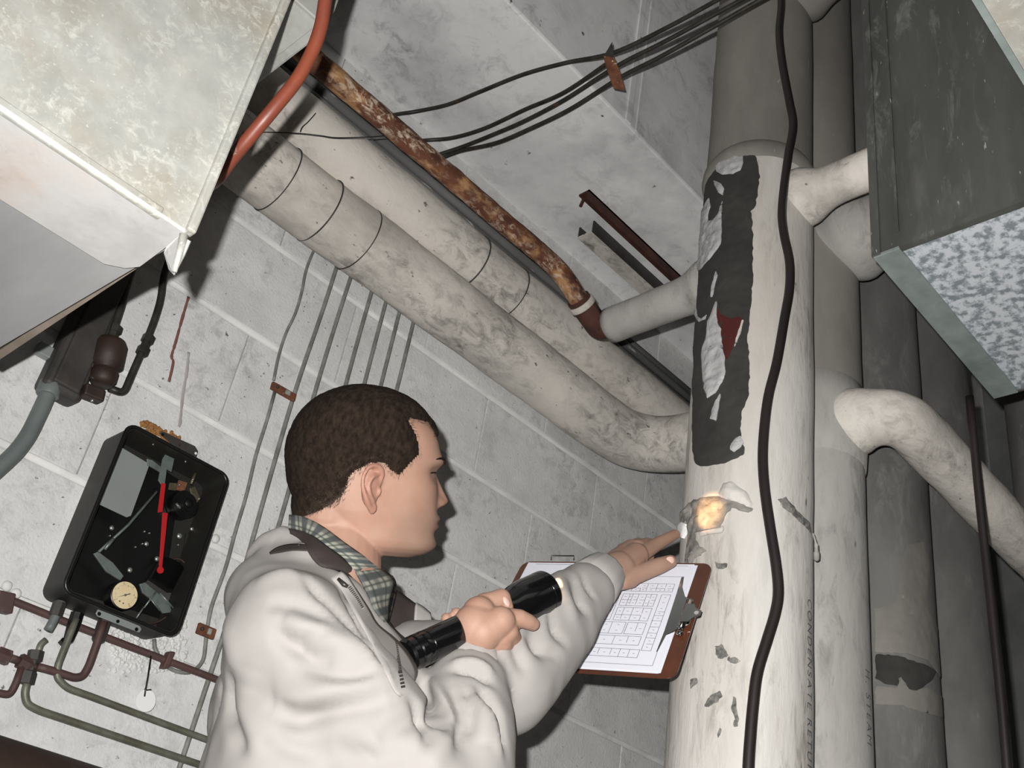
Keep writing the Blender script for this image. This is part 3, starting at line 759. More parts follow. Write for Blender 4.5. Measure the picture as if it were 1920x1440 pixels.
# ------------------------------------------------------------------ things on the block wall
def W(x, y, off=0.0): return onY(x, y, WY - off)
def wtube(name, pts, off, r, m_, label, cat='tube', group=None, rad=0.02, parent=None):
    P = fillet([W(x, y, off) for x, y in pts], rad, 6)
    o = MB().tube(P, r, 12).build(name, m_, parent, smooth=True)
    if label: tag(o, label, cat, group)
    return o
# row of small vertical tubes
xs = [0.823, 0.880, 0.921, 0.980, 1.021, 1.060, 1.101]
nm = ['leftmost', 'second', 'third', 'fourth', 'fifth', 'sixth', 'rightmost']
for i, x in enumerate(xs):
    zl = W(510, 715).z if i == 0 else Z(-0.2)
    P = [(x + .004*math.sin(k*1.7+i) * (1 if i < 3 else .3), WY - .006, Z(1.42) + (zl - Z(1.42))*k/8) for k in range(9)]
    o = MB().tube(smooth_path(P, 4), 0.0030 if i == 0 else 0.0042, 8).build('control_tube', M['tube_s'], None, smooth=True)
    tag(o, 'thin painted control tube on the block wall, %s of seven%s' % (nm[i], ', above a rusty clip' if i == 0 else ''), 'tube', 'control tubes on the block wall')
# two more tubes that run down between the control box and the man
wtube('control_tube', [(515,735),(500,790),(480,850),(462,930),(440,1000),(425,1060),(395,1140),(388,1180),(382,1240),(360,1262),(330,1260),(305,1245),(290,1215),(289,1198)], .007, .0032, M['tube_s'], 'thin tube looping from the wall down under the control box', 'tube', None, .03)
# clips
def clip(pa, pb, wd, label):
    a, b = W(*pa, .012), W(*pb, .012)
    t = thing('tube_clip', label, 'clip', (a+b)/2)
    d = (b - a); n = Vector((0,-1,0)); w_ = d.cross(n).normalized()*wd
    MB().obox((a+b)/2, d/2, w_, (0,.0035,0)).build('strap', M['rust_c'], t, bevel=.0015)
    mid = a.lerp(b, .62)
    MB().obox(mid - Vector((0,.005,0)), d*.10, w_*.55, (0,.002,0)).build('saddle', M['tube_p'], t, bevel=.001)
    MB().lathe(a.lerp(b,.2) - Vector((0,.003,0)), (0,-1,0), [(0,.003),(.003,.003),(.004,.0015)], 10).build('screw', M['iron'], t, smooth=True)
clip((509,722), (553,747), .008, 'small rusty clip below the leftmost control tube')
clip((370,1177), (402,1190), .009, 'small rusty clip beside the man\'s back')

# ---- electrical junction box with conduit
jb = thing('junction_box', 'dark iron junction box on the wall under the left duct', 'electrical box', W(120, 660))
jx0, jx1, jzb, jzt = W(66,700).x + .004, W(160,660).x + .012, W(70,722,.03).z, Z(1.02)
MB().box((jx0, WY-.045, jzb), (jx1, WY, jzt)).build('box_body', M['iron'], jb, bevel=.010, bseg=3)
MB().box((jx0+.010, WY-.052, jzb+.010), (jx1-.010, WY-.045, jzt-.010)).build('cover', M['iron'], jb, bevel=.006, bseg=3)
MB().box((jx0-.022, WY-.02, jzb+.055), (jx0+.004, WY-.004, jzb+.075)).build('mounting_lug', M['greyplate'], jb, bevel=.002)
gc = thing('grey_conduit', 'grey painted conduit bending down from the junction box', 'conduit', W(60, 780))
MB().tube(fillet([W(96,722,.028), W(83,755,.028), W(45,835,.026), W(-60,930,.024), W(-60,930,.024)+Vector((-.05,0,-.7))], .1, 8), .0125, 18).build('conduit_run', M['gray_paint'], gc, smooth=True)
a, b = W(97,718,.028), W(88,742,.028)
MB().tube([a, b], .0175, 18).build('connector', M['gray_paint'], gc, smooth=True, bevel=.002)

# ---- valve with two copper tubes
vv = thing('air_valve', 'rusty round air valve beside the junction box', 'valve', W(195, 700))
ax = (W(203,655,.05) - W(185,735,.05)).normalized()
c0 = W(190,722,.045)
MB().lathe(c0, ax, [(0,.016),(.008,.021),(.022,.022),(.026,.019),(.030,.019),(.034,.0265),(.070,.0265),(.079,.022),(.083,.010)], 24).build('valve_body', M['brown'], vv, smooth=True)
q = W(162,733,.055)
MB().obox(W(172,738,.05), (W(188,752,.05)-W(152,738,.05))*.5, ax*.010, (0,.012,0)).build('nameplate_lug', M['brown'], vv, bevel=.003)
MB().sph(W(173,751,.064), .0026, 8, 6).build('rivet', M['zinc'], vv, smooth=True)
wtube('inlet_tube', [(172,712),(190,690),(205,640),(222,590),(238,540),(300,330)], .045, .0062, M['tube_d'], None, parent=vv, rad=.02)
wtube('outlet_tube', [(205,728),(232,738),(248,700),(270,650),(290,600),(302,560),(306,520),(370,330)], .03, .0062, M['tube_d'], None, parent=vv, rad=.03)
for p1_, p2_, of in (((207,645),(218,612),.045), ((265,664),(280,630),.03)):
    a, b = W(*p1_, of), W(*p2_, of)
    MB().tube([a, a.lerp(b,.35), a.lerp(b,.36), a.lerp(b,.64), a.lerp(b,.65), b], [.0105,.0105,.0075,.0075,.0105,.0105], 6).build('compression_fitting', M['tube_d'], vv)

# ---- pneumatic control box
bx0, bx1, bz0, bz1, bfy = 0.577, 0.768, Z(.474), Z(.753), 1.5
cb = thing('control_box', 'open black pneumatic control box with red levers on the block wall', 'control box', (bx0, WY, bz0))
def rrect(x0, x1, z0, z1, y, r=.016, n=5):
    P = []
    for cx, cz, a0 in ((x1-r,z1-r,0),(x0+r,z1-r,90),(x0+r,z0+r,180),(x1-r,z0+r,270)):
        for k in range(n+1):
            a = math.radians(a0 + 90*k/n)
            P.append(Vector((cx + r*math.cos(a), y, cz + r*math.sin(a))))
    return P
o1 = rrect(bx0, bx1, bz0, bz1, WY); o2 = rrect(bx0, bx1, bz0, bz1, bfy)
i2 = rrect(bx0+.004, bx1-.004, bz0+.004, bz1-.004, bfy, .013); i1 = rrect(bx0+.004, bx1-.004, bz0+.004, bz1-.004, WY-.006, .013)
n = len(o1); sh = MB(); sh.v = o1 + o2 + i2 + i1
for k in range(n):
    k2 = (k+1) % n
    for s_ in range(3): sh.f.append((s_*n+k, s_*n+k2, (s_+1)*n+k2, (s_+1)*n+k))
sh.f.append(tuple(3*n+k for k in range(n)))
sh.build('box_shell', M['boxpaint'], cb, auto=35)
MB().tube(o2 + [o2[0]], .0035, 8, caps=False).build('rim_gasket', M['black'], cb, smooth=True)
BI = WY - .0065                               # inside back
def B(x, y, off): return onY(x, y, BI - off)   # off: towards the viewer from the box back
MB().prism([B(x, y, .002) for x, y in [(186,935),(232,848),(305,880),(345,905),(330,960),(300,1160),(125,1105)]], (0,.002,0)).build('back_panel', M['boxpanel'], cb)
MB().prism([B(x, y, .034) for x, y in [(222,835),(281,870),(246,967),(238,970),(179,942)]], (0,.002,0)).build('cover_plate', M['greyplate'], cb, bevel=.0006)
MB().prism([B(x, y, .003) for x, y in [(349,1000),(372,1010),(345,1120),(330,1130)]], (0,.003,0)).build('side_bracket', M['boxpaint'], cb)
def rodp(name, pts, off, r, m_, sub=None): return MB().tube([B(x, y, off) for x, y in pts], r, 8).build(name, m_, sub or cb, smooth=True)
rodp('link_rod', [(294,922),(240,985),(185,1035)], .040, .0022, M['linkage'])
rodp('link_rod', [(213,1010),(196,1030)], .044, .0028, M['linkage'])
def plate(name, pix, off, th, m_, bev=.0004): return MB().prism([B(x, y, off) for x, y in pix], (0, th, 0)).build(name, m_, cb, bevel=bev)
plate('lever_arm', [(303,905),(311,907),(305,960),(296,961)], .052, .0015, M['redpart'])
plate('lever_arm', [(305,961),(315,962),(304,1066),(298,1066)], .055, .0015, M['redpart'])
p = B(300,1069,.055)
MB().lathe(p, (0,-1,0), [(0,.0028),(0,.0055),(.0015,.0055),(.0015,.0028)], 16).build('lever_eye', M['redpart'], cb)
plate('upper_bracket', [(302,908),(297,900),(305,860),(310,852),(327,860),(322,885),(313,880),(309,910)], .046, .002, M['linkage'])
plate('upper_bracket', [(276,860),(286,863),(303,876),(300,885),(278,872)], .05, .003, M['linkage'])
plate('lower_linkage', [(176,1038),(184,1034),(212,1055),(232,1080),(226,1088),(200,1072)], .036, .004, M['linkage'])
plate('lower_linkage', [(262,1095),(272,1092),(318,1130),(322,1148),(306,1150),(290,1128),(268,1112)], .03, .004, M['linkage'])
for a_, b_ in (((270,1140),(292,1110)), ((255,1160),(270,1138)), ((300,1112),(325,1140)), ((280,1120),(300,1145))):
    rodp('small_rod', [a_, b_], .036, .0014, M['linkage'])
plate('red_plate', [(335,900),(352,905),(346,922),(330,918)], .02, .002, M['rust_c'])
rodp('brass_stem', [(358,908),(366,888)], .03, .0028, M['brass'])
plate('brass_arm', [(318,905),(332,906),(330,920),(316,918)], .03, .002, M['brass'])
plate('brass_arm', [(356,915),(366,912),(376,935),(370,942),(360,930)], .028, .003, M['brass'])
# ribbed pressure bellows
c = B(336,950,.004)
MB().lathe(c, (0,-1,0), [(0,.0235),(.02,.0235),(.02,.021),(.022,.021),(.022,.0188),(.024,.0188),(.024,.0165),(.026,.0165),(.026,.0140),(.0275,.0140),(.0275,.0115),(.029,.0115),(.029,.008),(.031,.007),(.033,.003)], 32).build('diaphragm', M['boxpanel'], cb, auto=30)
MB().tube([B(330,944,.036), B(338,953,.036)], .0022, 8).build('diaphragm_stud', M['linkage'], cb, smooth=True)
pb0, pb1 = B(300,1098,.02), B(322,1058,.02)
axb = (pb1-pb0)
pr_ = []
for k in range(15):
    t = k/14; pr_ += [(axb.length*t, .0205), (axb.length*(t+.03), .0175)]
MB().lathe(pb0, axb, pr_, 24).build('bellows', M['boxpanel'], cb, auto=25)
plate('bellows_base', [(270,1095),(285,1080),(330,1120),(318,1135)], .012, .004, M['iron'])
MB().tube(smooth_path([B(x, y, .02) for x, y in [(318,1050),(335,1048),(348,1058),(350,1075),(342,1100),(335,1125),(320,1150),(290,1168),(262,1165)]], 6), .0016, 8).build('capillary_tube', M['brown'], cb, smooth=True)
# round screws
for x, y, r_, of in ((209,990,.0040,.006),(155,1009,.0042,.010),(274,1020,.0040,.006),(336,1005,.0050,.008),(294,1048,.0042,.012),(243,1069,.0042,.03),(359,992,.0034,.014),(350,1098,.0042,.03),(266,1020,.0016,.004),(270,997,.0016,.004),(279,1000,.0016,.004),(205,1005,.0014,.004),(253,1026,.0016,.004),(333,1022,.0016,.004),(372,936,.0018,.032),(360,900,.0018,.034),(335,910,.0016,.03),(315,1172,.0016,.03)):
    MB().lathe(B(x, y, of-.002), (0,-1,0), [(0,r_),(.0015,r_),(.003,r_*.75),(.0036,r_*.3)], 12).build('screw', M['zinc'], cb, smooth=True)
for x, y in ((293,834),(354,866)):
    p = onY(x, y, bfy+.004); MB().sph((p.x, p.y+.012, bz1-.0045), .0016, 8, 6).build('screw', M['zinc'], cb, smooth=True)
# pressure gauge
gcn = B(234,1116,.034)
gauge = MB().lathe(gcn + Vector((0,.028,0)), (0,-1,0), [(0,.020),(.004,.0225),(.028,.0225),(.0285,.0215),(.0275,.0205)], 40).build('pressure_gauge', M['black'], cb, auto=40)
gf = gcn - Vector((0,.0002,0))
MB().lathe(gf, (0,-1,0), [(0,.0205),(.0003,.0205)], 40).build('dial_face', M['dial'], gauge, auto=40)
def gp(ang, r): return gf + Vector((math.cos(math.radians(ang))*r, -.0005, math.sin(math.radians(ang))*r))
up = Vector((0,0,1))
tk = MB()
for k in range(41):
    a = 225 - 270*k/40; r0 = .0135 if k % 10 == 0 else (.0145 if k % 5 == 0 else .0152)
    p, q = gp(a, r0), gp(a, .0160); s_ = (q-p).cross(Vector((0,1,0))).normalized()*(.00018 if k % 10 else .0003)
    tk.add([p-s_, p+s_, q+s_, q-s_], [(0,1,2,3)])
tk.build('scale_marks', M['blackp'], gauge)
def gtext(txt, ang, r, size):
    cu = bpy.data.curves.new('t', 'FONT'); cu.body = txt; cu.size = size; cu.align_x = 'CENTER'; cu.align_y = 'CENTER'
    to = bpy.data.objects.new('t', cu); COL.objects.link(to)
    me = bpy.data.meshes.new_from_object(to.evaluated_get(bpy.context.evaluated_depsgraph_get())); bpy.data.objects.remove(to)
    c = gp(ang, r)
    for v in me.vertices: v.co = c + Vector((v.co.x, 0, v.co.y))
    me.name = 'numeral'; return obj('numeral', me, M['blackp'], gauge)
for t_, k in (('0',0),('5',8),('10',16),('15',24),('20',32),('25',36),('30',40)):
    if t_ != '25': gtext(t_, 225 - 270*k/40, .0182 if t_ in '05' else .0179, .0036)
nd = MB(); tip_, tl = gp(215, .0155), gp(35, .0075); dv = (tip_-tl).normalized(); sd = dv.cross(Vector((0,1,0)))
yo = Vector((0,-.0008,0))
nd.add([tip_+yo, gf+yo*1.5+sd*.0005, gf+yo*1.5-sd*.0005], [(0,1,2)])
nd.add([gf+yo*1.5+sd*.0006, gf+yo*1.5-sd*.0006, tl+yo-sd*.0006, tl+yo-sd*.0017-dv*.0008, tl+yo+sd*.0017-dv*.0008, tl+yo+sd*.0006], [(0,1,2,3,4,5)])
nd.build('needle', M['blackp'], gauge)
MB().lathe(gf+yo, (0,-1,0), [(0,.0019),(.0008,.0019),(.001,.001)], 14).build('needle_hub', M['linkage'], gauge, smooth=True)
for a in (248, 278): MB().lathe(gp(a, .0125), (0,-1,0), [(0,.0011),(.0002,.0011)], 12).build('dial_screw', M['blackp'], gauge)
# lugs top and bottom
def lug(pix, m_, holes, off):
    o = MB().prism([W(x, y, off) for x, y in pix], (0,.003,0)).build('mounting_lug', m_, cb, bevel=.001)
    for x, y, r_, hm in holes:
        MB().lathe(W(x, y, off+.0002), (0,-1,0), [(0,r_),(.0006,r_*.9)], 12).build('lug_hole', hm, o)
lug([(300,812),(306,809),(366,836),(372,846),(368,860),(345,852)], M['iron'], [(305,815,.0028,M['black']),(337,834,.0028,M['brown']),(367,850,.0024,M['tagw'])], .01)
lug([(180,1150),(184,1142),(262,1172),(266,1180),(262,1186),(184,1156)], M['greyplate'], [(186,1151,.0030,M['black']),(221,1165,.0028,M['black']),(256,1180,.0030,M['black'])], .055)

# ---- pipework under the box
cdt = thing('thin_conduit', 'thin maroon conduit running along the wall below the control box', 'conduit', W(200, 1180))
P = [W(-60,1096,.012)+Vector((-1.5,0,-.01)), W(-60,1096,.012), W(0,1117,.012), W(120,1165,.012), W(250,1215,.012), W(375,1262,.012), W(520,1320,.012)+Vector((.6,0,.004))]
MB().tube(P, .0058, 12).build('conduit_run', M['maroon'], cdt, smooth=True)
MB().obox(W(6,1130,.01), (.012,0,.002), (0,.01,0), (-.003,0,.014)).build('strap', M['maroon'], cdt, bevel=.002)
MB().obox(W(313,1238,.014), (.005,0,.001), (0,.008,0), (.001,0,.014)).build('strap', M['maroon'], cdt, bevel=.002)
wtube('elbow_stub', [(115,1128),(108,1145),(100,1165),(90,1182)], .03, .0068, M['gray_paint'], None, parent=cb)
a, b = W(112,1130,.03), W(103,1155,.03); MB().tube([a,b], .0095, 6).build('elbow_nut', M['iron'], cb)
# pressure line: from the box down and away to the right
wtube('steel_tube', [(143,1160),(125,1205),(108,1248),(106,1270),(125,1290),(160,1302),(345,1371),(480,1420),(900,1575)], .026, .0052, M['tube'], 'steel tube dropping from the box then running right along the wall', 'tube', None, .03)
fit = MB().tube([W(145,1150,.02), W(137,1175,.02), W(128,1200,.018), W(120,1206,.018), W(113,1200,.016)], [.010,.010,.008,.008,.005], 8).build('tape_wrapped_union', M['black'], cb)
wtube('steel_tube', [(195,1165),(182,1205),(166,1250),(155,1268),(140,1271),(100,1258),(70,1250)], .026, .0058, M['maroon'], 'short maroon tube looping from the box to the brass cross', 'tube', None, .03)
MB().tube([W(196,1165,.016), W(184,1200,.016), W(181,1206,.016)], [.0105,.0105,.006], 8).build('tape_wrapped_union', M['iron'], cb)
crs = thing('pipe_cross', 'dark cross fitting joining tubes left below the control box', 'fitting', W(58, 1250))
MB().tube([W(68,1220,.016), W(64,1238,.016), W(62,1240,.016), W(56,1258,.016), W(54,1260,.016), W(48,1282,.016)], [.011,.011,.009,.009,.0115,.0115], 6).build('cross_body', M['iron'], crs)
MB().tube([W(36,1238,.016), W(52,1246,.016), W(66,1252,.016)], [.011,.011,.008], 6).build('cross_arm', M['maroon'], crs)
wtube('capped_stub', [(70,1228),(76,1208),(86,1200)], .016, .0048, M['tube'], None, parent=crs)
wtube('side_tube', [(38,1240),(15,1232),(-20,1222),(-500,1060)], .016, .0058, M['maroon'], None, parent=crs)
MB().tube([W(16,1234,.016), W(-6,1226,.016)], .0115, 6).build('side_nut', M['maroon'], crs)
wtube('lower_tube', [(42,1248),(28,1285),(18,1303),(-25,1296),(-500,1130)], .018, .0052, M['maroon'], None, parent=crs, rad=.025)
wtube('steel_tube', [(52,1275),(46,1300),(50,1320),(72,1332),(120,1348),(345,1424),(460,1462),(900,1608)], .016, .0056, M['tube'], 'lower steel tube curving from the cross fitting along the wall', 'tube', None, .035)
# tag on a wire
tg = thing('round_tag', 'round white paper tag hanging on a wire below the control box', 'tag', W(273, 1315, .02))
ctr = W(273, 1314, .022)
MB().lathe(ctr, (0,-1,0), [(0,.0165),(.0008,.0165)], 32).build('tag_disc', M['tagw'], tg, auto=40)
MB().tube([W(283,1230,.02), W(277,1270,.023), W(273,1292,.0235), W(271,1306,.0235)], .0012, 6).build('tag_wire', M['black'], tg, smooth=True)
MB().tube([W(283,1293,.0235), W(276,1294,.0236), W(271,1292,.0236)], .0011, 6).build('tag_wire', M['black'], tg, smooth=True)
# brown pipe along the bottom
bp = MB().tube([(X0+.1, 1.43, Z(.182)), (X1-.3, 1.43, Z(.182))], .072, 32).build('iron_pipe', M['brown'], None, smooth=True)
tag(bp, 'dark brown iron pipe along the bottom left corner', 'pipe')
# anchor blobs left on the wall
for x, y in ((404,1010),(30,1113),(13,1099)):
    p = W(x, y); tag(MB().ell((p.x, WY, p.z), (.008,0,0), (0,.006,0), (0,0,.008), 10, 8).build('wall_anchor', M['mortar'], None, smooth=True), 
                     {404:'painted-over anchor knob right of the control box',30:'painted-over anchor knob above the maroon conduit',13:'painted-over anchor knob at the left picture edge'}[x], 'anchor')
# ------------------------------------------------------------------ flashlight
SPOT = cylhit(1325, 972, RC, RR)
FH = at(1024, 1110, 1.395)
fax = (SPOT - FH).normalized()
FL = 0.24
FT = FH - fax * FL
fl_ = thing('flashlight', 'shiny black metal flashlight held in the man\'s right hand', 'flashlight', FT)
M['fl_black'] = mat('black_anodised', (0.003,0.003,0.0035), rough=0.16, spec=0.6, coat=0.4)
MB().lathe(FT, fax, [(.030,.0185),(.032,.0198),(.158,.0198),(.160,.0192)], 40).build('barrel', M['fl_black'], fl_, auto=30)
MB().lathe(FT, fax, [(0,.010),(0,.0165),(.003,.0195),(.010,.0200),(.012,.0188),(.014,.0200),(.021,.0200),(.022,.0190),(.024,.0200),(.030,.0200),(.032,.0185)], 40).build('tail_cap', M['fl_black'], fl_, auto=30)
MB().lathe(FT, fax, [(.158,.0190),(.160,.0205),(.168,.0215),(.182,.0262),(.194,.0284),(.206,.0290),(.228,.0290),(.230,.0278)], 48).build('head', M['fl_black'], fl_, auto=30)
MB().lathe(FT, fax, [(.228,.0275),(.229,.0292),(.238,.0292),(.240,.0280),(.240,.0255),(.236,.0250)], 48).build('bezel_ring', M['fl_black'], fl_, auto=30)
mlens = bpy.data.materials.new('lit_lens'); mlens.use_nodes = True
bs = mlens.node_tree.nodes['Principled BSDF']; bs.inputs['Base Color'].default_value = (.8,.7,.5,1); bs.inputs['Roughness'].default_value = .2
bs.inputs['Emission Color'].default_value = (1.0, .62, .26, 1); bs.inputs['Emission Strength'].default_value = 3.0
MB().lathe(FT, fax, [(.2355,.0255),(.2365,.0255)], 40).build('lens', mlens, fl_, auto=30)
MB().lathe(FT + fax*.11 + fax.cross(RIGHT).normalized()*.0195, fax.cross(RIGHT).normalized(), [(-.003,.008),(.0015,.008),(.003,.005)], 16).build('switch', M['black'], fl_, smooth=True)
sl = bpy.data.lights.new('flashlight_beam', 'SPOT')
sl.energy = 130.0; sl.color = (1.0, 0.56, 0.24); sl.spot_size = math.radians(8.5); sl.spot_blend = 0.75; sl.shadow_soft_size = 0.012
so = bpy.data.objects.new('flashlight_beam', sl); COL.objects.link(so)
so.location = FH + fax * 0.004
so.rotation_euler = (-fax).to_track_quat('Z', 'Y').to_euler()
so.parent = fl_; so.matrix_parent_inverse = fl_.matrix_basis.inverted()

# ------------------------------------------------------------------ clipboard
cTR, cBR, cTL = at(1337,1056,1.585), at(1258,1274,1.411), at(978,1052,1.735)
cu_ = (cTL - cTR).normalized(); cv_ = (cBR - cTR); cv_ = (cv_ - cu_*cv_.dot(cu_)).normalized(); cn_ = cu_.cross(cv_).normalized()
if cn_.dot(O - cTR) < 0: cn_ = -cn_
CL, CW = 0.318, 0.229
def cbp(u, v, h=0.0): return cTR + cu_*u + cv_*v + cn_*h     # u: from the clip end, v: down the short side
clipb = thing('clipboard', 'brown hardboard clipboard with a chrome clip and paper plans', 'clipboard', cbp(CL/2, CW))
M['hardboard'] = mat('hardboard', (0.105,0.035,0.018), (0.07,0.024,0.014), 18, .35, .65, 0.25, coat=.3)
M['paper'] = mat('paper', (0.72,0.73,0.80), rough=.7)
M['chrome'] = mat('chrome', (0.55,0.56,0.55), rough=.12, metal=1.0)
r_ = .016; P = []
for (uu, vv2, a0) in ((r_, r_, 180), (CL-r_, r_, 270), (CL-r_, CW-r_, 0), (r_, CW-r_, 90)):
    for k in range(7):
        a = math.radians(a0 + 15*k); P.append(cbp(uu + r_*math.cos(a), vv2 + r_*math.sin(a), -.0032))
MB().prism(P, cn_*.0032).build('board', M['hardboard'], clipb, bevel=.0007)
for k in range(4):
    du, dv = .0015*k, .0012*((k*7) % 3)
    q = [cbp(.022+du, .006+dv, .0006*k+.0003), cbp(.022+du+.279, .006+dv, .0006*k+.0003), cbp(.022+du+.279, .006+dv+.2159, .0006*k+.0003), cbp(.022+du, .006+dv+.2159, .0006*k+.0003)]
    MB().prism(q, cn_*.0004).build('paper_sheet', M['paper'], clipb)
hp = .0003 + .0018 + .0006
pl = MB(); rg = random.Random(11)
def ln(u0, v0, u1, v1, w_=.00034):
    a, b = cbp(u0, v0, hp), cbp(u1, v1, hp); s_ = (b-a).cross(cn_).normalized()*w_
    pl.add([a-s_, a+s_, b+s_, b-s_], [(0,1,2,3)])
def rect(u0, v0, u1, v1, w_=.00034):
    ln(u0,v0,u1,v0,w_); ln(u1,v0,u1,v1,w_); ln(u1,v1,u0,v1,w_); ln(u0,v1,u0,v0,w_)
ln(.036,.034,.29,.034); ln(.036,.034,.036,.212); ln(.036,.212,.29,.212); ln(.036,.010,.29,.010)
def rooms(u0, u1, v0, v1, nu, nv):
    rect(u0, v0, u1, v1)
    us = [u0] + sorted(u0+(u1-u0)*(k+rg.uniform(-.25,.25))/nu for k in range(1,nu)) + [u1]
    vs_ = [v0] + sorted(v0+(v1-v0)*(k+rg.uniform(-.2,.2))/nv for k in range(1,nv)) + [v1]
    for i in range(len(us)-1):
        for j in range(len(vs_)-1):
            a, b = us[i], us[i+1]; c, d = vs_[j], vs_[j+1]
            if rg.random() < .85: ln(b, c, b, d - (d-c)*rg.choice((0,0,.25)))
            if rg.random() < .85: ln(a, d, b - (b-a)*rg.choice((0,0,.3)), d)
            m1, m2 = (a+b)/2, (c+d)/2
            ln(m1-.0016, m2, m1+.0016, m2, .00035)
rooms(.046,.275,.050,.067,18,2)
rooms(.046,.060,.073,.185,1,10)
rooms(.067,.120,.073,.098,6,2); rooms(.067,.120,.102,.128,4,2); rooms(.067,.095,.132,.155,2,1); rooms(.098,.135,.132,.155,2,2); rooms(.067,.135,.159,.176,3,1)
rooms(.125,.165,.073,.128,4,4); rooms(.142,.165,.132,.176,2,3); rooms(.172,.22,.073,.176,5,5); rooms(.226,.275,.073,.176,3,6)
rooms(.062,.275,.184,.199,15,1)
pl.build('floor_plan_print', mat('plan_ink', (0.11,0.11,0.15), rough=.7), clipb)['kind'] = 'stuff'
# clip: spring plate across the paper, chrome lever at the edge
MB().prism([cbp(u, v, .006) for u, v in [(.002,.098),(.002,.135),(.012,.140),(.020,.150),(.030,.158),(.034,.190),(.0355,.190),(.0345,.150),(.036,.080),(.0375,.040),(.034,.038),(.031,.060),(.022,.080),(.010,.088)]], cn_*.0012).build('clip_plate', M['chrome'], clipb, bevel=.0004)
MB().tube([cbp(.012,.092,.008), cbp(.012,.146,.008)], .0052, 16).build('clip_spring', M['chrome'], clipb, smooth=True)
lv = thing if False else None
MB().prism([cbp(u, v, .012) for u, v in [(.014,.100),(.014,.138),(.002,.136),(-.004,.128),(-.012,.124),(-.012,.114),(-.004,.110),(.002,.102)]], cn_*.0012).build('clip_lever', M['chrome'], clipb, bevel=.0004)
MB().lathe(cbp(-.006,.119,.0135), cn_, [(0,.0034),(.0003,.0034)], 14).build('lever_hole', M['canvas_w'], clipb)
for v in (.090,.152): MB().lathe(cbp(.012,v,.004), cn_, [(0,.005),(.004,.005),(.006,.003)], 14).build('clip_rivet', M['chrome'], clipb, smooth=True)
MB().tube([cbp(CL-.05,-.002,.001), cbp(CL-.05,-.007,.006), cbp(CL-.09,-.007,.006), cbp(CL-.09,-.002,.001)], .0012, 6).build('pen_wire', M['chrome'], clipb, smooth=True)
# ------------------------------------------------------------------ the man
def V3(*a): return Vector(a)
man = thing('person', 'man in a beige jacket pointing at the riser and holding a flashlight', 'person', (0.74, 1.10, 0))
def frame(a, e, ro):
    a, e, ro = map(math.radians, (a, e, ro))
    hf = V3(math.cos(e)*math.cos(a), -math.cos(e)*math.sin(a), math.sin(e))
    hl = V3(math.sin(a), math.cos(a), 0); hu = hf.cross(hl)
    return hf, hl*math.cos(ro) + hu*math.sin(ro), hu*math.cos(ro) - hl*math.sin(ro)
HF, HL, HU = frame(20, 14, 20)
HC = at(690, 890, 1.37)
def hw(x, y, z): return HC + HF*x + HL*y + HU*z
def hl_(p): d = p - HC; return (d.dot(HF), d.dot(HL), d.dot(HU))

HZ = [-.100,-.094,-.088,-.081,-.073,-.064,-.056,-.048,-.035,-.020,0,.014,.024,.036,.053,.062,.075,.085,.093,.099,.103,.105]
HXF = [.068,.086,.095,.099,.098,.096,.098,.098,.095,.094,.092,.091,.094,.092,.086,.082,.073,.061,.046,.030,.014,-.008]
HXB = [-.02,-.025,-.03,-.038,-.050,-.062,-.070,-.078,-.086,-.093,-.097,-.099,-.099,-.098,-.093,-.089,-.080,-.070,-.058,-.045,-.032,-.014]
HW = [.030,.044,.052,.056,.058,.060,.062,.064,.066,.0675,.070,.072,.0725,.0725,.071,.0695,.064,.056,.047,.036,.025,.004]
def G(t, s): return math.exp(-(t/s)**2)
def head_pt(z, a, grow=0.0, face=True):
    xf, xb, w = np.interp(z, HZ, HXF), np.interp(z, HZ, HXB), np.interp(z, HZ, HW)
    xc = -.012 if z > -.05 else -.012 + (-.05 - z)*.5
    c, s = math.cos(a), math.sin(a)
    x = xc + (xf-xc)*abs(c)**.92 if c >= 0 else xc - (xc-xb)*abs(c)**.92
    y = w*math.copysign(abs(s)**.9, s)
    if face and c > 0.1:
        ay = abs(y); k = min(1, (c-.1)/.25); d = 0
        nh = np.interp(z, [-.037,-.033,-.0285,-.022,-.012,-.002,.008,.017], [0,.004,.017,.0225,.0165,.0105,.0045,0])
        ns = np.interp(z, [-.037,-.024,-.012,.010], [.013,.012,.009,.0075])
        d += nh*G(y, ns) + .006*G(ay-.0135,.006)*G(z+.0265,.007)
        d -= .011*G(ay-.034,.015)*G(z-.009,.010)
        d += .006*G(ay-.033,.010)*G(z-.008,.006)
        d += .0045*G(ay-.026,.022)*G(z-.026,.007)
        d += .0075*G(y,.021)*G(z+.0465,.0052) + .0070*G(y,.019)*G(z+.0580,.0052) - .0035*G(y,.024)*G(z+.0525,.0016)
        d += .005*G(y,.016)*G(z+.083,.010) - .003*G(y,.022)*G(z+.068,.005)
        x += d*k
    ck = .0035*G(z+.012,.018)*G(abs(math.degrees(a) if a < PI else 360-math.degrees(a))-52, 22)
    x += ck*c; y += ck*s
    if grow:
        n = V3(x-xc, y*1.3, (z-.02)*1.0 if z > .02 else 0).normalized()
        x += n.x*grow; y += n.y*grow; z += n.z*grow
    return x, y, z
def head_loft(nz_, na, z0, z1, grow=0.0, face=True):
    mb = MB(); zs = [z0 + (z1-z0)*(1-(1-i/(nz_-1))**1.25) for i in range(nz_)]
    for z in zs:
        for k in range(na): mb.v.append(hw(*head_pt(z, 2*PI*k/na, grow, face)))
    for i in range(nz_-1):
        for k in range(na):
            k2 = (k+1) % na
            mb.f.append((i*na+k, i*na+k2, (i+1)*na+k2, (i+1)*na+k))
    mb.f.append(tuple(reversed(range(na)))); mb.f.append(tuple((nz_-1)*na+k for k in range(na)))
    return mb
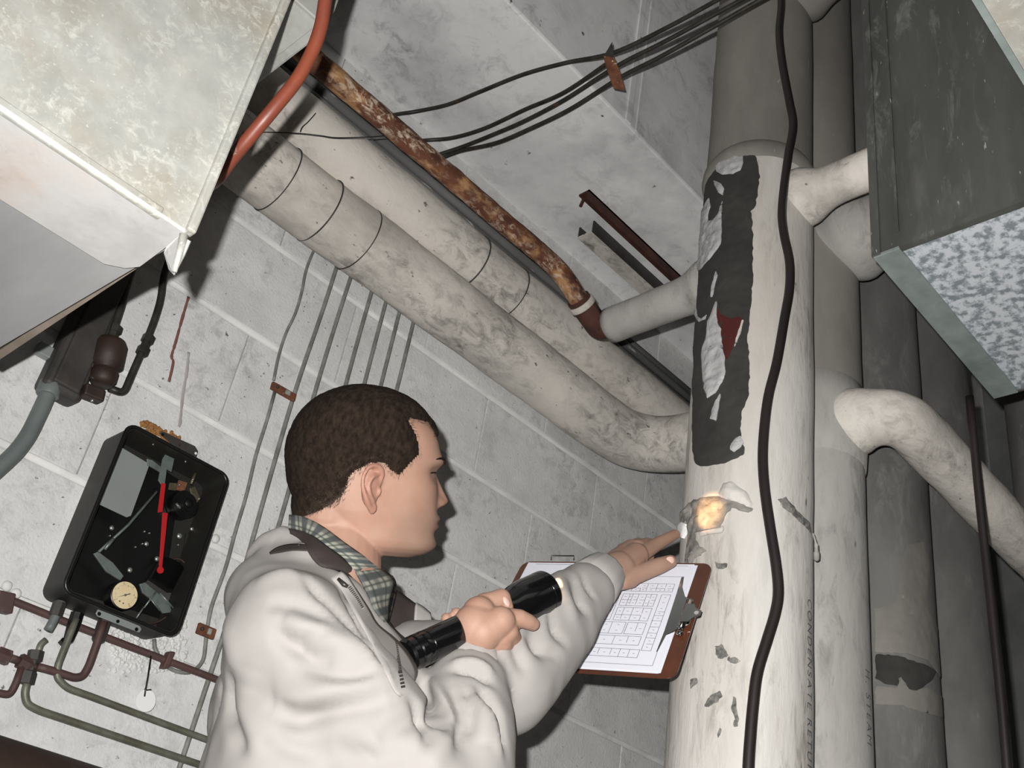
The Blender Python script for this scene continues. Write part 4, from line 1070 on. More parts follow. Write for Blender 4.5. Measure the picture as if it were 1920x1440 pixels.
def remesh(mb, voxel, it=4, fac=.5):
    me = bpy.data.meshes.new('tmp'); me.from_pydata([tuple(v) for v in mb.v], [], mb.f)
    o = bpy.data.objects.new('tmp', me); COL.objects.link(o)
    r = o.modifiers.new('r', 'REMESH'); r.mode = 'VOXEL'; r.voxel_size = voxel; r.use_smooth_shade = True
    if it:
        s = o.modifiers.new('s', 'SMOOTH'); s.iterations = it; s.factor = fac
    out = bpy.data.meshes.new_from_object(o.evaluated_get(bpy.context.evaluated_depsgraph_get()))
    bpy.data.objects.remove(o); bpy.data.meshes.remove(me)
    out.polygons.foreach_set('use_smooth', [True]*len(out.polygons))
    return out

# joints
RS, RE, RW = V3(.637,.994,Z(.367)), V3(.810,.865,Z(.190)), at(884,1226,1.305)
LS, LE, LW = V3(.850,1.23,Z(.40)), V3(.924,.949,Z(.405)), at(1128,1079,1.535)
NB = V3(.715,1.045,Z(.43))
CH = V3(.752,1.067,Z(.25)); BF = V3(.75,-.66,0).normalized(); BLt = V3(.66,.75,0).normalized()

body = head_loft(90, 110, -.100, .105)
# ears
for sgn in (-1, 1):
    E_ = lambda x, y, z: hw(x, sgn*y, z)
    hx = [(-.011,.071,-.016),(-.008,.074,-.004),(-.012,.078,.005),(-.021,.082,.0075),(-.031,.087,.003),(-.0365,.089,-.009),(-.0345,.088,-.022),(-.028,.084,-.033),(-.021,.078,-.042),(-.014,.074,-.047)]
    body.tube(smooth_path([E_(*p) for p in hx], 5), [.0032 + .0006*math.sin(i*.2) for i in range(len(hx)*5-4)], 10)
    body.ell(E_(-.021,.076,-.018), HF*.014 - HL*sgn*.006, HL*sgn*.0045 + HF*.002, HU*.026)
    body.ell(E_(-.0155,.0745,-.043), HF*.006, HL*.0042, HU*.008)
    ah = [(-.014,.077,-.002),(-.022,.083,-.006),(-.027,.085,-.016),(-.023,.083,-.028),(-.016,.078,-.036)]
    body.tube(smooth_path([E_(*p) for p in ah], 5), .0026, 8)
    body.ell(E_(-.0095,.075,-.023), HF*.003, HL*.004, HU*.006)
# neck
body.caps(hw(-.022,0,-.035), .056, hw(-.030,.004,-.085), .056); body.caps(hw(-.030,.004,-.085), .056, NB, .066)
body.ell(hw(-.045,0,-.05), HF*.045, HL*.052, HU*.05)
# trunk core and arms inside the clothes
body.caps(NB, .06, CH - V3(0,0,.3), .10); body.caps(NB - V3(0,0,.02), .05, RS, .05); body.caps(NB - V3(0,0,.02), .05, LS, .05)
body.caps(RS, .048, RE, .042); body.caps(RE, .042, RW, .027); body.caps(LS, .048, LE, .042); body.caps(LE, .042, LW, .027)
def finger(pts, rad):
    for i in range(len(pts)-1): body.caps(pts[i], rad[i], pts[i+1], rad[i+1])
A_ = lambda *l: [at(*p) for p in l]
# left hand, index finger on the broken plaster
wl = LW; i1 = at(1206,1036,1.602)
body.caps(wl, .0265, at(1160,1066,1.558), .0255); body.caps(at(1160,1066,1.558), .0235, at(1192,1042,1.592), .0195)
body.caps(at(1155,1058,1.570), .021, at(1184,1032,1.615), .017); body.caps(at(1148,1088,1.540), .017, at(1180,1082,1.557), .0165)
finger([i1] + A_((1236,1018,1.640),(1253,1009,1.663),(1266,1002,1.682)), [.0125,.0103,.0093,.0080])
finger(A_((1196,1026,1.612),(1214,1020,1.640),(1216,1046,1.650),(1204,1056,1.63)), [.0115,.0100,.0090,.0080])
finger(A_((1182,1026,1.625),(1198,1020,1.655),(1203,1045,1.665),(1192,1056,1.645)), [.0110,.0098,.0085,.0078])
finger(A_((1168,1030,1.632),(1182,1026,1.658),(1188,1045,1.665),(1180,1056,1.65)), [.0100,.0085,.0078,.0070])
finger(A_((1166,1086,1.545),(1206,1072,1.560),(1238,1060,1.572),(1257,1053,1.580)), [.0155,.0132,.0122,.0100])
for a_, b_ in (((1150,1056,1.552),(1200,1028,1.592)), ((1152,1064,1.548),(1202,1036,1.588)), ((1148,1050,1.558),(1184,1024,1.603))):
    body.tube([at(*a_), at(*b_)], .0040, 8)
# right hand round the flashlight
body.caps(at(866,1210,1.312), .019, at(882,1172,1.306), .018)
body.caps(RW, .0275, at(892,1176,1.292), .029); body.caps(at(880,1196,1.298), .024, at(898,1150,1.300), .021); body.caps(at(905,1185,1.284), .024, at(938,1165,1.288), .0185)
body.caps(RW, .027, at(905,1185,1.301), .027); body.caps(at(900,1190,1.301), .022, at(946,1168,1.298), .017)
body.caps(at(890,1190,1.311), .022, at(912,1140,1.317), .019); body.caps(at(912,1205,1.298), .022, at(938,1192,1.293), .017)
finger(A_((946,1160,1.299),(974,1159,1.305),(989,1165,1.311),(999,1170,1.317)), [.0138,.0110,.0100,.0088])
finger(A_((954,1184,1.291),(964,1199,1.313),(905,1200,1.371),(862,1160,1.367),(856,1150,1.358)), [.0120,.0102,.0095,.0085,.0075])
finger(A_((943,1204,1.291),(951,1220,1.313),(890,1212,1.365),(844,1170,1.360),(837,1159,1.352)), [.0115,.0100,.0092,.0080,.0070])
finger(A_((928,1219,1.293),(936,1235,1.313),(895,1222,1.350),(872,1208,1.355)), [.0105,.0090,.0082,.0070])
finger(A_((900,1165,1.310),(920,1131,1.317),(940,1122,1.325),(948,1138,1.323)), [.0175,.0140,.0122,.0100])
bme_ = remesh(body, .0019, 3, .5)
M['skin'] = mat('skin', (0.36,0.205,0.145), (0.405,0.242,0.178), 28, .35, .65, 0.62, bump=.10, bscale=420, sss=.12, dirt=((0.40,0.185,0.135), 16, .55, .8, .5), bdist=.0008)
nt = M['skin'].node_tree; at_n = nt.nodes.new('ShaderNodeAttribute'); at_n.attribute_name = 'tint'
mx = nt.nodes.new('ShaderNodeMix'); mx.data_type = 'RGBA'
old = nt.nodes['Principled BSDF'].inputs['Base Color'].links[0].from_socket
nt.links.new(at_n.outputs['Fac'], mx.inputs[0]); nt.links.new(old, mx.inputs[6]); mx.inputs[7].default_value = (0.36,0.12,0.095,1)
nt.links.new(mx.outputs[2], nt.nodes['Principled BSDF'].inputs['Base Color'])
at_b = nt.nodes.new('ShaderNodeAttribute'); at_b.attribute_name = 'beard'
mb2 = nt.nodes.new('ShaderNodeMix'); mb2.data_type = 'RGBA'
nt.links.new(at_b.outputs['Fac'], mb2.inputs[0]); nt.links.new(mx.outputs[2], mb2.inputs[6]); mb2.inputs[7].default_value = (0.24,0.165,0.125,1)
nt.links.new(mb2.outputs[2], nt.nodes['Principled BSDF'].inputs['Base Color'])
bt_ = bme_.attributes.new('beard', 'FLOAT', 'POINT'); bvals = []
for v in bme_.vertices:
    x, y, z = hl_(v.co)
    bvals.append(.42*min(1, max(0, (-.034-z)/.02))*min(1, max(0, (x-.012)/.03))*(1-min(1, max(0, (-.100-z)/.02))) if abs(y) < .09 and z > -.13 else 0)
bt_.data.foreach_set('value', bvals)
att = bme_.attributes.new('tint', 'FLOAT', 'POINT')
tv = []
for v in bme_.vertices:
    x, y, z = hl_(v.co); t = 0
    if abs(y) < .12 and -.12 < z < .12 and x > -.06:
        if x > .08: t = .6*G(y,.022)*(G(z+.0475,.004)+G(z+.0575,.004)) + .25*G(y,.014)*G(z+.022,.012)
        if abs(y) > .076 and -.05 < z < .012 and x < 0: t = .28
    tv.append(min(t, 1))
att.data.foreach_set('value', tv)
bo = obj('body', bme_, M['skin'], man)

# eyes, brows
M['eye'] = mat('eye_white', (0.7,0.68,0.66), rough=.2); M['iris'] = mat('iris', (0.05,0.035,0.02), rough=.15)
for sgn in (-1, 1):
    e_ = MB().sph(hw(.0625, sgn*.033, .0085), .0105, 20, 14).build('eyeball', M['eye'], man, smooth=True)
    MB().ell(hw(.0700, sgn*.033, .0085), HF*.0036, HL*.0052, HU*.0052).build('iris', M['iris'], e_, smooth=True)
M['hair'] = mat('dark_brown_hair', (0.010,0.0065,0.005), (0.030,0.020,0.014), 170, .35, .65, 0.95, bump=.8, bscale=420, bdist=.0012, spec=.12, stretch=(1,1,.5))
for sgn in (-1, 1):
    br = MB(); rg = random.Random(5+sgn)
    for k in range(160):
        t = rg.random(); y = sgn*(.014 + .034*t); z = .0245 + .005*math.sin(t*2.6) + rg.uniform(-.0022,.0022)*(1.2-t)
        xx = head_pt(z, math.atan2(y/.0725, .8), 0)[0]
        a = math.asin(min(.95, abs(y)/.0725)); xx, yy, _ = head_pt(z, a*sgn % (2*PI), 0)
        p = hw(xx+.0008, yy, z); d = HL*sgn*.006 + HU*rg.uniform(-.0005,.0015) - HF*.0012
        br.tube([p, p+d*.5+HF*.0012, p+d], [.00035,.0003,.0001], 4)
    br.build('eyebrow', M['hair'], man)['kind'] = 'stuff'

for sgn in (-1, 1):
    ls = []
    for k in range(9):
        yy = .022 + .026*k/8; a = math.asin(min(.95, yy/.0725)); x_, y_, _ = head_pt(.0105 - .002*abs(k/4-1), (a*sgn) % (2*PI), 0); ls.append(hw(x_+.0012, y_, .0115 - .003*(k/8)**2))
    MB().tube(ls, [.0003]+[.0009]*7+[.0003], 6).build('eyelashes', M['hair'], man, smooth=True)
# hair: a close cropped shell
hp_ = [(566,985),(590,968),(612,956),(627,945),(641,930),(648,913),(650,898),(659,886),(672,878),(690,868),(711,866),(722,873),(735,887),(744,890),(752,880),(766,866),(783,850),(781,835),(776,815),(768,800),(762,789),(770,784),(785,785),(798,791),(806,800),(813,815),(822,819),(840,815),(880,760),(700,640),(480,700),(470,960),(520,1000)]
def side_xz(px, py, yo):
    r = ray(px, py); t = ((HC + HL*yo) - O).dot(HL)/r.dot(HL); q = O + r*t - HC
    return (q.dot(HF), q.dot(HU))
HPOLY = [side_xz(x, y, -.062 if x < 790 else -.035) for x, y in hp_]
def hair_depth(x, y, z):
    if not inpoly(x, z, HPOLY): return -nearest(x, z, HPOLY)[1]
    return nearest(x, z, HPOLY)[1]
NZ, NA = 150, 220
base = head_loft(NZ, NA, -.090, .105, 0.0, False); hm = MB(); keep = {}
zs = [-.090 + .195*(1-(1-i/(NZ-1))**1.25) for i in range(NZ)]
dep = []; outv = []; inv = []
for i, z in enumerate(zs):
    for k in range(NA):
        a = 2*PI*k/NA
        x0, y0, z0 = head_pt(z, a, 0, False); d = hair_depth(x0, y0, z0); dep.append(d)
        th = .0095*min(1, max(0, d)/.022)**.6 if d > 0 else 0
        th *= 1.0 if z > .03 else .62 + .38*max(0, (z+.06)/.09)
        x, y, zz = head_pt(z, a, .0004 + th, False)
        outv.append(hw(x, y, zz)); inv.append(hw(*head_pt(z, a, -.004, False)))
hm.v = [v + HF*0 + Vector([.0006*noise.noise(v*220 + Vector((j,0,0)), noise_basis='PERLIN_ORIGINAL') for j in (0,7,13)]) for v in outv]
for i in range(NZ-1):
    for k in range(NA):
        k2 = (k+1) % NA; q = (i*NA+k, i*NA+k2, (i+1)*NA+k2, (i+1)*NA+k)
        if sum(dep[j] > 0 for j in q) >= 2: hm.f.append(q)
hm.f.append(tuple((NZ-1)*NA+k for k in range(NA)))
bm = bmesh.new()
vl = [bm.verts.new(v) for v in hm.v]
for f in hm.f: bm.faces.new([vl[i] for i in f])
bmesh.ops.delete(bm, geom=[v for v in bm.verts if not v.link_faces], context='VERTS')
hme = bpy.data.meshes.new('hair'); bm.to_mesh(hme); bm.free(); hme.polygons.foreach_set('use_smooth', [True]*len(hme.polygons))
hob = obj('hair', hme, M['hair'], man)
st = MB(); rg = random.Random(3); cnt = 0
crown = hw(-.06, 0, .10)
while cnt < 16000:
    z = rg.uniform(-.09, .104); a = rg.uniform(0, 2*PI)
    x, y, zz = head_pt(z, a, 0, False); d = hair_depth(x, y, zz)
    if d < -.0055 or (d > .012 and rg.random() < .55) or (d < -.001 and rg.random() < .35 - d*60): continue
    cnt += 1
    th = .0095*min(1, max(0, d)/.022)**.6
    th *= 1.0 if z > .03 else .62 + .38*max(0, (z+.06)/.09)
    p = hw(*head_pt(z, a, max(0, th*.6 - .001), False)); nrm = (p - hw(-.012, 0, min(z, .03))).normalized()
    fl2 = (HF*(.9 if z > .05 else -.35) - HU*(.25 if z > .05 else 1.0)) + Vector([rg.uniform(-.35,.35) for _ in range(3)])
    fl2 = (fl2 - nrm*fl2.dot(nrm)).normalized()
    L_ = (.0085 if d > .008 else .005) * rg.uniform(.7,1.25); sd = fl2.cross(nrm).normalized()*(.00042 if d > .002 else .00026)
    q = p + nrm*L_*.38 + fl2*L_*.8
    st.add([p-sd, p+sd, q], [(0,1,2)])
nf = []                       # hair running down the nape, grown from the neck itself
bp_, bn_ = [v.co.copy() for v in bme_.vertices], [v.normal.copy() for v in bme_.vertices]
nd_ = {}
for f in bme_.polygons:
    x, y, z = hl_(f.center)
    if -.13 < z < -.02 and x < .0 and abs(y) < .075 and (hair_depth(x, y, z) > 0) and hl_(HC + f.normal)[0] < .6: nf.append(f)
nb = MB(); ix = {}
for f in nf:
    q = []
    for i in f.vertices:
        if i not in ix:
            d = hair_depth(*hl_(bp_[i])); ix[i] = len(nb.v); nb.v.append(bp_[i] + bn_[i]*(.0006 + .0045*min(1, max(0, d)/.02)))
        q.append(ix[i])
    nb.f.append(tuple(q))
    for _ in range(2 if hair_depth(*hl_(f.center)) < .012 else 1):
        if rg.random() < .45:
            p = f.center + f.normal*.001; fl2 = (-HU + Vector([rg.uniform(-.3,.3) for _ in range(3)])); fl2 = (fl2 - f.normal*fl2.dot(f.normal)).normalized()
            L_ = rg.uniform(.004,.008); sd = fl2.cross(f.normal).normalized()*.0003
            st.add([p-sd, p+sd, p + f.normal*L_*.5 + fl2*L_*.8], [(0,1,2)])
if nb.f: nb.build('nape_hair', M['hair'], man, smooth=True)
M['hair2'] = mat('hair_strand', (0.020,0.013,0.009), (0.085,0.060,0.045), 300, .35, .65, .6, spec=.25)
so2 = st.build('hair_strands', M['hair2'], man); so2['kind'] = 'stuff'

# nails
M['nail'] = mat('nail', (0.70,0.45,0.38), rough=.25)
def nail(p, d, n_, lw, ln_):
    d = d.normalized(); n_ = (n_ - d*n_.dot(d)).normalized(); s = d.cross(n_)
    MB().ell(p + n_*.0, d*ln_, s*lw, n_*.0022, 14, 8).build('fingernail', M['nail'], man, smooth=True)
nail(at(1256,1051,1.570), at(1262,1051,1.58)-at(1238,1060,1.572), O - at(1256,1051,1.570) + RIGHT*.5, .0062, .0075)
nail(at(950,1128,1.314), at(948,1138,1.323)-at(940,1122,1.325), RIGHT*.9 - FWD*.5, .0058, .0072)
nail(at(1000,1169,1.310), at(999,1170,1.317)-at(989,1165,1.311), RIGHT*.7 - FWD*.4 + DOWN*.2, .0050, .0058)

# ---- jacket
jk = MB()
jk.ell(CH, BF*.112, BLt*.18, V3(0,0,.20)); jk.ell(CH - V3(0,0,.28) - BF*.012, BF*.122, BLt*.175, V3(0,0,.27)); jk.ell(CH + V3(0,0,.07) - BF*.02, BF*.10, BLt*.17, V3(0,0,.11))
jk.caps(RS, .066, NB - V3(0,0,.075), .078); jk.caps(LS, .070, NB - V3(0,0,.075), .078)
jk.ell(NB - V3(0,0,.055) - BF*.02, BF*.085, BLt*.095, V3(0,0,.050))
JC = [(500,1100,1.29,.040),(560,1132,1.252,.055),(618,1152,1.242,.050),(655,1200,1.24,.048),(700,1257,1.25,.050),(725,1312,1.24,.055)]
jk.caps(RS, .066, at(560,1140,1.252), .060); jk.caps(RS, .064, at(505,1120,1.29), .055); jk.caps(RS, .070, CH + V3(0,0,.06) - BF*.03, .095); jk.caps(RS.lerp(RE,.3), .068, CH + V3(0,0,.0) + BF*.02, .085)
for q0, q1 in zip(JC, JC[1:]): jk.caps(at(*q0[:3]), q0[3], at(*q1[:3]), q1[3])
jk.caps(at(515,1062,1.305), .030, at(572,1068,1.272), .034)
for q0, q1 in zip([(478,1046,1.33),(500,1016,1.325),(530,1004,1.315)], [(500,1016,1.325),(530,1004,1.315),(562,1016,1.30)]): jk.caps(at(*q0), .0155, at(*q1), .0155)
jk.caps(RS, .071, RS.lerp(RE,.55), .072); jk.caps(RS.lerp(RE,.55), .072, RE, .068)
rf = RE.lerp(RW, .5); re2 = RE.lerp(RW, .78)
jk.caps(RE, .068, rf, .062); jk.caps(rf, .062, re2, .050); jk.caps(re2, .050, RE.lerp(RW,.93), .032)
jk.caps(LS, .080, LS.lerp(LE,.6), .078); jk.caps(LS.lerp(LE,.6), .078, LE, .074)
lf = LE.lerp(LW, .5); le2 = LE.lerp(LW, .8)
jk.caps(LE, .074, lf, .060); jk.caps(lf, .060, le2, .044); jk.caps(le2, .044, LE.lerp(LW,.94), .030)
jme = remesh(jk, .005, 16, .5)
M['jacket'] = mat('beige_jacket_cloth', (0.35,0.33,0.315), (0.33,0.31,0.295), 9, .35, .65, 0.85, bump=.12, bscale=500, bdist=.0006)
# folds traced on the cloth: (pixels, height, width)
FOLDS = [
 ([(530,1162),(575,1180),(660,1222),(725,1262)], .010, .016), ([(518,1180),(545,1206),(590,1232),(628,1236)], -.010, .010), ([(560,1214),(572,1200),(612,1195)], -.006, .007),
 ([(516,1331),(565,1346),(625,1331),(726,1309)], -.012, .012), ([(510,1306),(590,1304),(690,1290),(735,1275)], .008, .018), ([(824,1335),(752,1361),(708,1391)], -.010, .012),
 ([(790,1345),(730,1375),(690,1415)], .006, .016), ([(788,1276),(815,1330),(832,1372)], -.010, .008), ([(805,1275),(838,1325),(850,1365)], .008, .010),
 ([(842,1292),(862,1345),(852,1405)], -.009, .008), ([(900,1290),(930,1340),(942,1405)], -.009, .008), ([(880,1300),(905,1350),(912,1400)], .007, .012),
 ([(850,1256),(890,1258),(922,1282)], -.008, .007), ([(845,1244),(890,1243),(925,1262)], .006, .008), ([(441,1256),(436,1342),(464,1410)], -.008, .009), ([(470,1250),(466,1340),(490,1420)], .006, .016),
 ([(565,1076),(640,1162),(692,1222),(719,1256)], -.007, .007), ([(600,1120),(660,1190),(700,1240)], .005, .010), ([(480,1090),(540,1075),(590,1090)], .004, .012), ([(500,1130),(560,1140),(610,1165)], -.005, .010),
 ([(1010,1105),(1000,1160),(1020,1230)], -.006, .010), ([(1075,1085),(1085,1125),(1105,1150)], -.006, .008), ([(990,1180),(1010,1215),(1050,1230)], -.006, .008), ([(1050,1075),(1060,1120),(1080,1165)], .005, .010),
 ([(840,1138),(880,1128),(930,1105)], -.004, .008), ([(420,1170),(440,1230),(430,1300)], .004, .016), ([(880,1330),(830,1400),(800,1440)], .006, .016), ([(620,1400),(680,1420),(760,1410)], -.006, .014),
 ([(640,1110),(668,1160),(690,1200)], -.005, .005), ([(560,1250),(640,1270),(700,1265)], -.006, .007), ([(770,1310),(800,1350),(800,1400)], -.007, .007), ([(870,1290),(885,1330),(880,1380)], -.007, .006), ([(915,1330),(928,1370),(935,1420)], .006, .008),
 ([(500,1370),(540,1400),(600,1415)], -.005, .010), ([(400,1230),(410,1300),(395,1370)], -.004, .008), ([(1030,1130),(1040,1180),(1065,1210)], -.005, .006), ([(960,1150),(965,1210),(985,1260)], -.006, .008), ([(1090,1075),(1100,1100),(1118,1125)], -.004, .005)]
co = np.array([v.co[:] for v in jme.vertices]); no = np.array([v.normal[:] for v in jme.vertices])
bv = BVHTree.FromPolygons([tuple(c) for c in co], [tuple(p.vertices) for p in jme.polygons])
def hit(x, y, dflt=1.3, tree=bv):
    d = ray(x, y).normalized(); h = tree.ray_cast(O, d)
    return h[0] if h[0] is not None else at(x, y, dflt)
off = np.zeros(len(co))
for pix, amp, wd in FOLDS:
    P = [hit(*p) for p in smooth_path([Vector((x, y, 0)) for x, y in pix], 6) for p in [(p.x, p.y)]]
    P = np.array([p[:] for p in P]); best = np.full(len(co), 1e9); tt = np.zeros(len(co))
    near = np.where((np.abs(co - P.mean(0)).max(1)) < .35)[0]
    for i in range(len(P)-1):
        a = P[i]; d = P[i+1]-a; L2 = max(d@d, 1e-9)
        t = np.clip(((co[near]-a)@d)/L2, 0, 1); ds = np.linalg.norm(co[near]-(a+t[:,None]*d), axis=1)
        upd = ds < best[near]; idx = near[upd]; best[idx] = ds[upd]; tt[idx] = (i+t[upd])/(len(P)-1)
    off += 1.35*amp*np.exp(-(best/wd)**2)*np.sin(np.pi*np.clip(tt,.02,.98))**.5
for i, v in enumerate(jme.vertices):
    c = v.co
    off[i] += .0035*noise.fractal(c*9.0, 1.0, 2.0, 2) + .0012*noise.noise(c*38)
jme.vertices.foreach_set('co', (co + no*off[:,None]).ravel())
jme.update()
obj('jacket', jme, M['jacket'], man)
bv = BVHTree.FromPolygons([v.co[:] for v in jme.vertices], [tuple(p.vertices) for p in jme.polygons])
bvb = BVHTree.FromPolygons([v.co[:] for v in bme_.vertices], [tuple(p.vertices) for p in bme_.polygons])

def resample(pts, n):
    pts = [Vector(p) for p in pts]; d = [0]
    for a, b in zip(pts, pts[1:]): d.append(d[-1] + (b-a).length)
    out = []
    for k in range(n):
        t = d[-1]*k/(n-1); i = max(j for j in range(len(d)) if d[j] <= t+1e-9); i = min(i, len(pts)-2)
        f = (t-d[i])/max(d[i+1]-d[i], 1e-9); out.append(pts[i].lerp(pts[i+1], f))
    return out
def ribbon(name, A, B, m_, th=.0022, n=40, m=6, bulge=.004, parent=man):
    """strip of cloth between two 3-D edges, with UVs along and across"""
    A, B = resample(smooth_path(A, 5), n), resample(smooth_path(B, 5), n)
    me = bpy.data.meshes.new(name); vs = []; fs = []; uv = []; L_ = sum((A[i+1]-A[i]).length for i in range(n-1)); wd = sum((a-b).length for a, b in zip(A,B))/n
    for i in range(n):
        for j in range(m+1):
            t = j/m; p = A[i].lerp(B[i], t); vs.append(tuple(p + (O-p).normalized()*bulge*math.sin(PI*t)))
            uv.append((L_*i/(n-1), wd*t))
    for i in range(n-1):
        for j in range(m):
            a = i*(m+1)+j; fs.append((a, a+1, a+m+2, a+m+1))
    me.from_pydata(vs, [], fs); ul = me.uv_layers.new(name='UVMap')
    for lp in me.loops: ul.data[lp.index].uv = uv[lp.vertex_index]
    me.polygons.foreach_set('use_smooth', [True]*len(me.polygons))
    o = obj(name, me, m_, parent); s = o.modifiers.new('s', 'SOLIDIFY'); s.thickness = th; s.offset = 0
    return o
def on(x, y, lift, dflt=1.30, tree=None):
    c = [h[0] for h in (bv.ray_cast(O, ray(x, y).normalized()), bvb.ray_cast(O, ray(x, y).normalized())) if h[0] is not None]
    p = min(c, key=lambda q: (q-O).length) if c else at(x, y, dflt)
    d = (p-O); return O + d*(1 - lift/d.length)
M['lining'] = mat('brown_lining', (0.040,0.029,0.026), (0.030,0.022,0.020), 30, .35, .65, .8)
# plaid
mp_ = bpy.data.materials.new('plaid_shirt'); mp_.use_nodes = True
nt = mp_.node_tree; N = nt.nodes; L = nt.links
uvn = N.new('ShaderNodeUVMap'); sp = N.new('ShaderNodeSeparateXYZ'); L.new(uvn.outputs[0], sp.inputs[0])
def mth(op, a, b=None):
    n = N.new('ShaderNodeMath'); n.operation = op
    for i, v in enumerate((a, b)):
        if v is None: continue
        if isinstance(v, (int, float)): n.inputs[i].default_value = v
        else: L.new(v, n.inputs[i])
    return n.outputs[0]
def band(src, per, ph, wdt):
    f = mth('FRACT', mth('ADD', mth('MULTIPLY', src, 1/per), ph)); d = mth('ABSOLUTE', mth('SUBTRACT', f, .5))
    r = N.new('ShaderNodeMapRange'); r.inputs[1].default_value = wdt; r.inputs[2].default_value = wdt+.1; r.inputs[3].default_value = 1; r.inputs[4].default_value = 0
    L.new(d, r.inputs[0]); return r.outputs[0]
def mixc(f, a, b):
    x = N.new('ShaderNodeMix'); x.data_type = 'RGBA'; L.new(f, x.inputs[0])
    for i, c in ((6,a),(7,b)):
        if isinstance(c, tuple): x.inputs[i].default_value = (*c,1)
        else: L.new(c, x.inputs[i])
    return x.outputs[2]
c_ = mixc(band(sp.outputs[0], .026, 0.1, .16), (0.27,0.27,0.225), (0.065,0.072,0.07))
c_ = mixc(mth('MULTIPLY', band(sp.outputs[1], .026, 0.25, .13), .6), c_, (0.06,0.068,0.07))
c_ = mixc(mth('MULTIPLY', band(sp.outputs[0], .026, 0.60, .01), .8), c_, (0.03,0.04,0.035))
c_ = mixc(mth('MULTIPLY', band(sp.outputs[1], .026, 0.75, .01), .8), c_, (0.03,0.04,0.035))
L.new(c_, N['Principled BSDF'].inputs['Base Color']); N['Principled BSDF'].inputs['Roughness'].default_value = .85
bd = lambda x, y, lift: on(x, y, lift, 1.33, bvb)
P0 = [bd(x,y,.006) for x,y in [(543,966),(570,970),(605,988),(647,1019),(688,1048),(714,1069)]]
P1 = [bd(x,y,.010) for x,y in [(541,990),(566,995),(590,1006),(613,1023),(642,1044),(667,1073)]]
def mind(P, dmin, dmax): return [O + (p-O)*(max(min(depth(p), dmax), dmin)/depth(p)) for p in P]
P0 = mind(P0, 1.28, 1.38); P1 = mind(P1, 1.265, 1.37)
ribbon('shirt_collar', P0, P1, mp_, .0025)
cp_ = [on(714,1068,.012,1.335), on(726,1074,.012,1.345), at(739,1092,1.30), at(731,1128,1.285), at(725,1166,1.275)]
cq_ = [on(667,1072,.010,1.275), on(680,1096,.012,1.26), on(692,1118,.012,1.255), on(704,1145,.008,1.255), on(722,1166,.006,1.26)]
cp_ = mind(cp_, 1.2, 1.31); cq_ = mind(cq_, 1.2, 1.285)
ribbon('shirt_collar_point', cp_, cq_, mp_, .0025, 24)
ribbon('shirt_collar_point', [at(735,1080,1.375), at(742,1096,1.375), at(737,1130,1.365), at(727,1166,1.345)], [at(722,1074,1.36), at(728,1096,1.36), at(728,1130,1.35), at(724,1164,1.335)], mp_, .0025, 16)
P2 = [on(x,y,.003) for x,y in [(545,1000),(563,1012),(576,1032),(588,1050),(605,1063),(634,1070),(653,1086),(688,1138),(707,1171),(738,1196),(765,1225),(778,1255)]]
P1b = [O + (p-O)*(1+.003) for p in P1] + [at(690,1112,1.295), at(705,1146,1.305), at(725,1160,1.335), at(745,1185,1.36), at(772,1205,1.36), at(790,1240,1.34)]
P2 = mind(P2, 1.2, 1.30)
ribbon('jacket_lining', P1b, P2, M['lining'], .002, 60)
ribbon('jacket_lining', [at(722,1100,1.40), at(745,1108,1.42), at(765,1122,1.43), at(779,1132,1.43)], [at(728,1190,1.37), at(750,1205,1.375), at(772,1205,1.39), at(788,1180,1.41)], M['lining'], .002, 24)
ribbon('far_lapel', [at(779,1131,1.425), at(792,1138,1.43), at(806,1150,1.435)], [at(776,1172,1.405), at(795,1190,1.41), at(812,1190,1.42)], M['jacket'], .004, 12)
ribbon('jacket_lining', [on(505,1036,.004), on(520,1026,.004), on(545,1020,.004), on(575,1021,.004)], [on(506,1039,.004), on(524,1036,.004), on(548,1032,.004), on(578,1033,.004)], M['lining'], .001, 20, 4, .001)
plk = ribbon('jacket_placket', [at(x,y,d) for x,y,d in [(640,1072,1.225),(655,1088,1.22),(688,1138,1.215),(707,1171,1.215),(738,1196,1.215),(765,1225,1.215),(781,1256,1.215),(776,1278,1.215)]], [on(x,y,.002) for x,y in [(620,1085),(640,1108),(665,1150),(685,1185),(705,1225),(725,1265),(740,1295),(752,1306)]], M['jacket'], .003, 40, 6, .002)
# zipper
bvp = BVHTree.FromPolygons([v.co[:] for v in plk.data.vertices], [tuple(q.vertices) for q in plk.data.polygons])
def onp(x, y, lift):
    h = bvp.ray_cast(O, ray(x, y).normalized())[0]; g = on(x, y, 0)
    q = h if h is not None and (h-O).length < (g-O).length else g
    return O + (q-O)*(1 - lift/(q-O).length)
M['zip'] = mat('zipper_metal', (0.06,0.055,0.05), rough=.4, metal=.6)
for pix in ([(640,1090),(655,1100),(668,1120),(680,1142),(691,1158)], [(741,1204),(745,1228),(750,1260),(757,1294)]):
    Q = resample([onp(x,y,.0045) for x,y in pix], 24); zp = MB()
    for i in range(23):
        d = (Q[i+1]-Q[i]); n_ = (O-Q[i]).normalized(); s = d.cross(n_).normalized()
        zp.obox(Q[i], d*.30, s*.0022, n_*.0010)
    zp.build('zipper_teeth', M['zip'], man)
zz = [onp(x,y,.005) for x,y in [(634,1085),(645,1096),(652,1100)]]
MB().tube(zz, [.002,.003,.002], 8).build('zipper_pull', M['zip'], man, smooth=True)
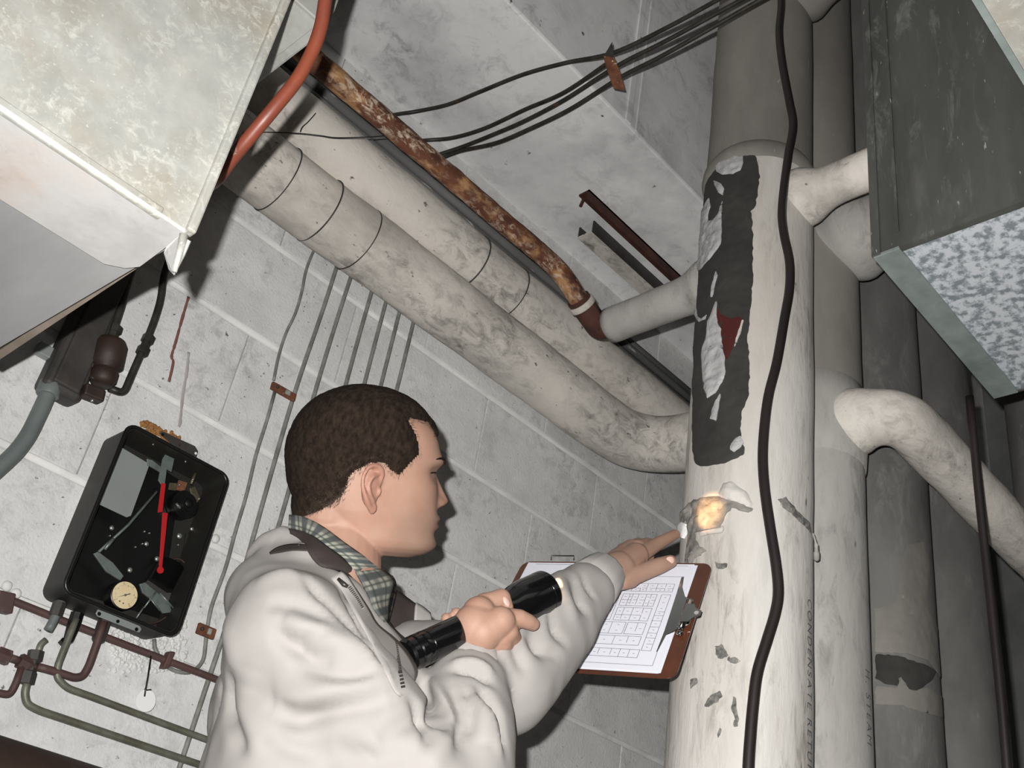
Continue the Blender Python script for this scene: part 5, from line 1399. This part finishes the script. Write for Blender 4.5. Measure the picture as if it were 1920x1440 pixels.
# cuffs
def cuff(c0, c1, r0, r1, seg=40):
    ax_ = (c1-c0); mb = MB(); n = 6
    up_ = V3(0,0,1); u = ax_.cross(up_).normalized(); w = ax_.normalized().cross(u)
    rows = [(0,r0*.94),(.08,r0*1.02),(.5,(r0+r1)/2*1.03),(.92,r1*1.03),(1,r1*.96),(.97,r1*.86)]
    for t, r in rows:
        for k in range(seg):
            a = 2*PI*k/seg; rr_ = r*(1+.022*math.cos(a*13))
            mb.v.append(c0 + ax_*t + u*math.cos(a)*rr_ + w*math.sin(a)*rr_)
    for i in range(len(rows)-1):
        for k in range(seg):
            k2 = (k+1) % seg; mb.f.append((i*seg+k, i*seg+k2, (i+1)*seg+k2, (i+1)*seg+k))
    mb.build('cuff', M['jacket'], man, smooth=True)
cuff(RE.lerp(RW,.86), RE.lerp(RW,1.06), .041, .0335); cuff(LE.lerp(LW,.88), LE.lerp(LW,1.05), .038, .0315)
# trousers and shoes (below the picture)
tr = MB(); hip = V3(.75,1.07,0)
tr.ell(hip + V3(0,0,.92), BF*.115, BLt*.17, V3(0,0,.16))
sh_ = MB()
for sg in (-1, 1):
    h0 = hip + BLt*sg*.085 + V3(0,0,.88); k0 = hip + BLt*sg*.10 + BF*.015 + V3(0,0,.48); a0 = hip + BLt*sg*.11 - BF*.01 + V3(0,0,.09)
    tr.caps(h0, .092, k0, .066); tr.caps(k0, .066, a0, .052)
obj('trousers', remesh(tr, .008, 8), mat('dark_trousers', (0.03,0.032,0.04), (0.022,0.023,0.03), 30, .35, .65, .9), man)
for sg in (-1, 1):
    a0 = hip + BLt*sg*.11 - BF*.01
    sh_ = MB(); sh_.ell(a0 + BF*.06 + V3(0,0,.04), BF*.15, BLt*.05, V3(0,0,.045)); sh_.ell(a0 - BF*.03 + V3(0,0,.06), BF*.06, BLt*.045, V3(0,0,.06)); sh_.obox(a0 + BF*.05 + V3(0,0,.012), BF*.13, BLt*.042, V3(0,0,.012))
    obj('shoe', remesh(sh_, .006, 4), mat('black_leather', (0.012,0.011,0.010), rough=.4), man)
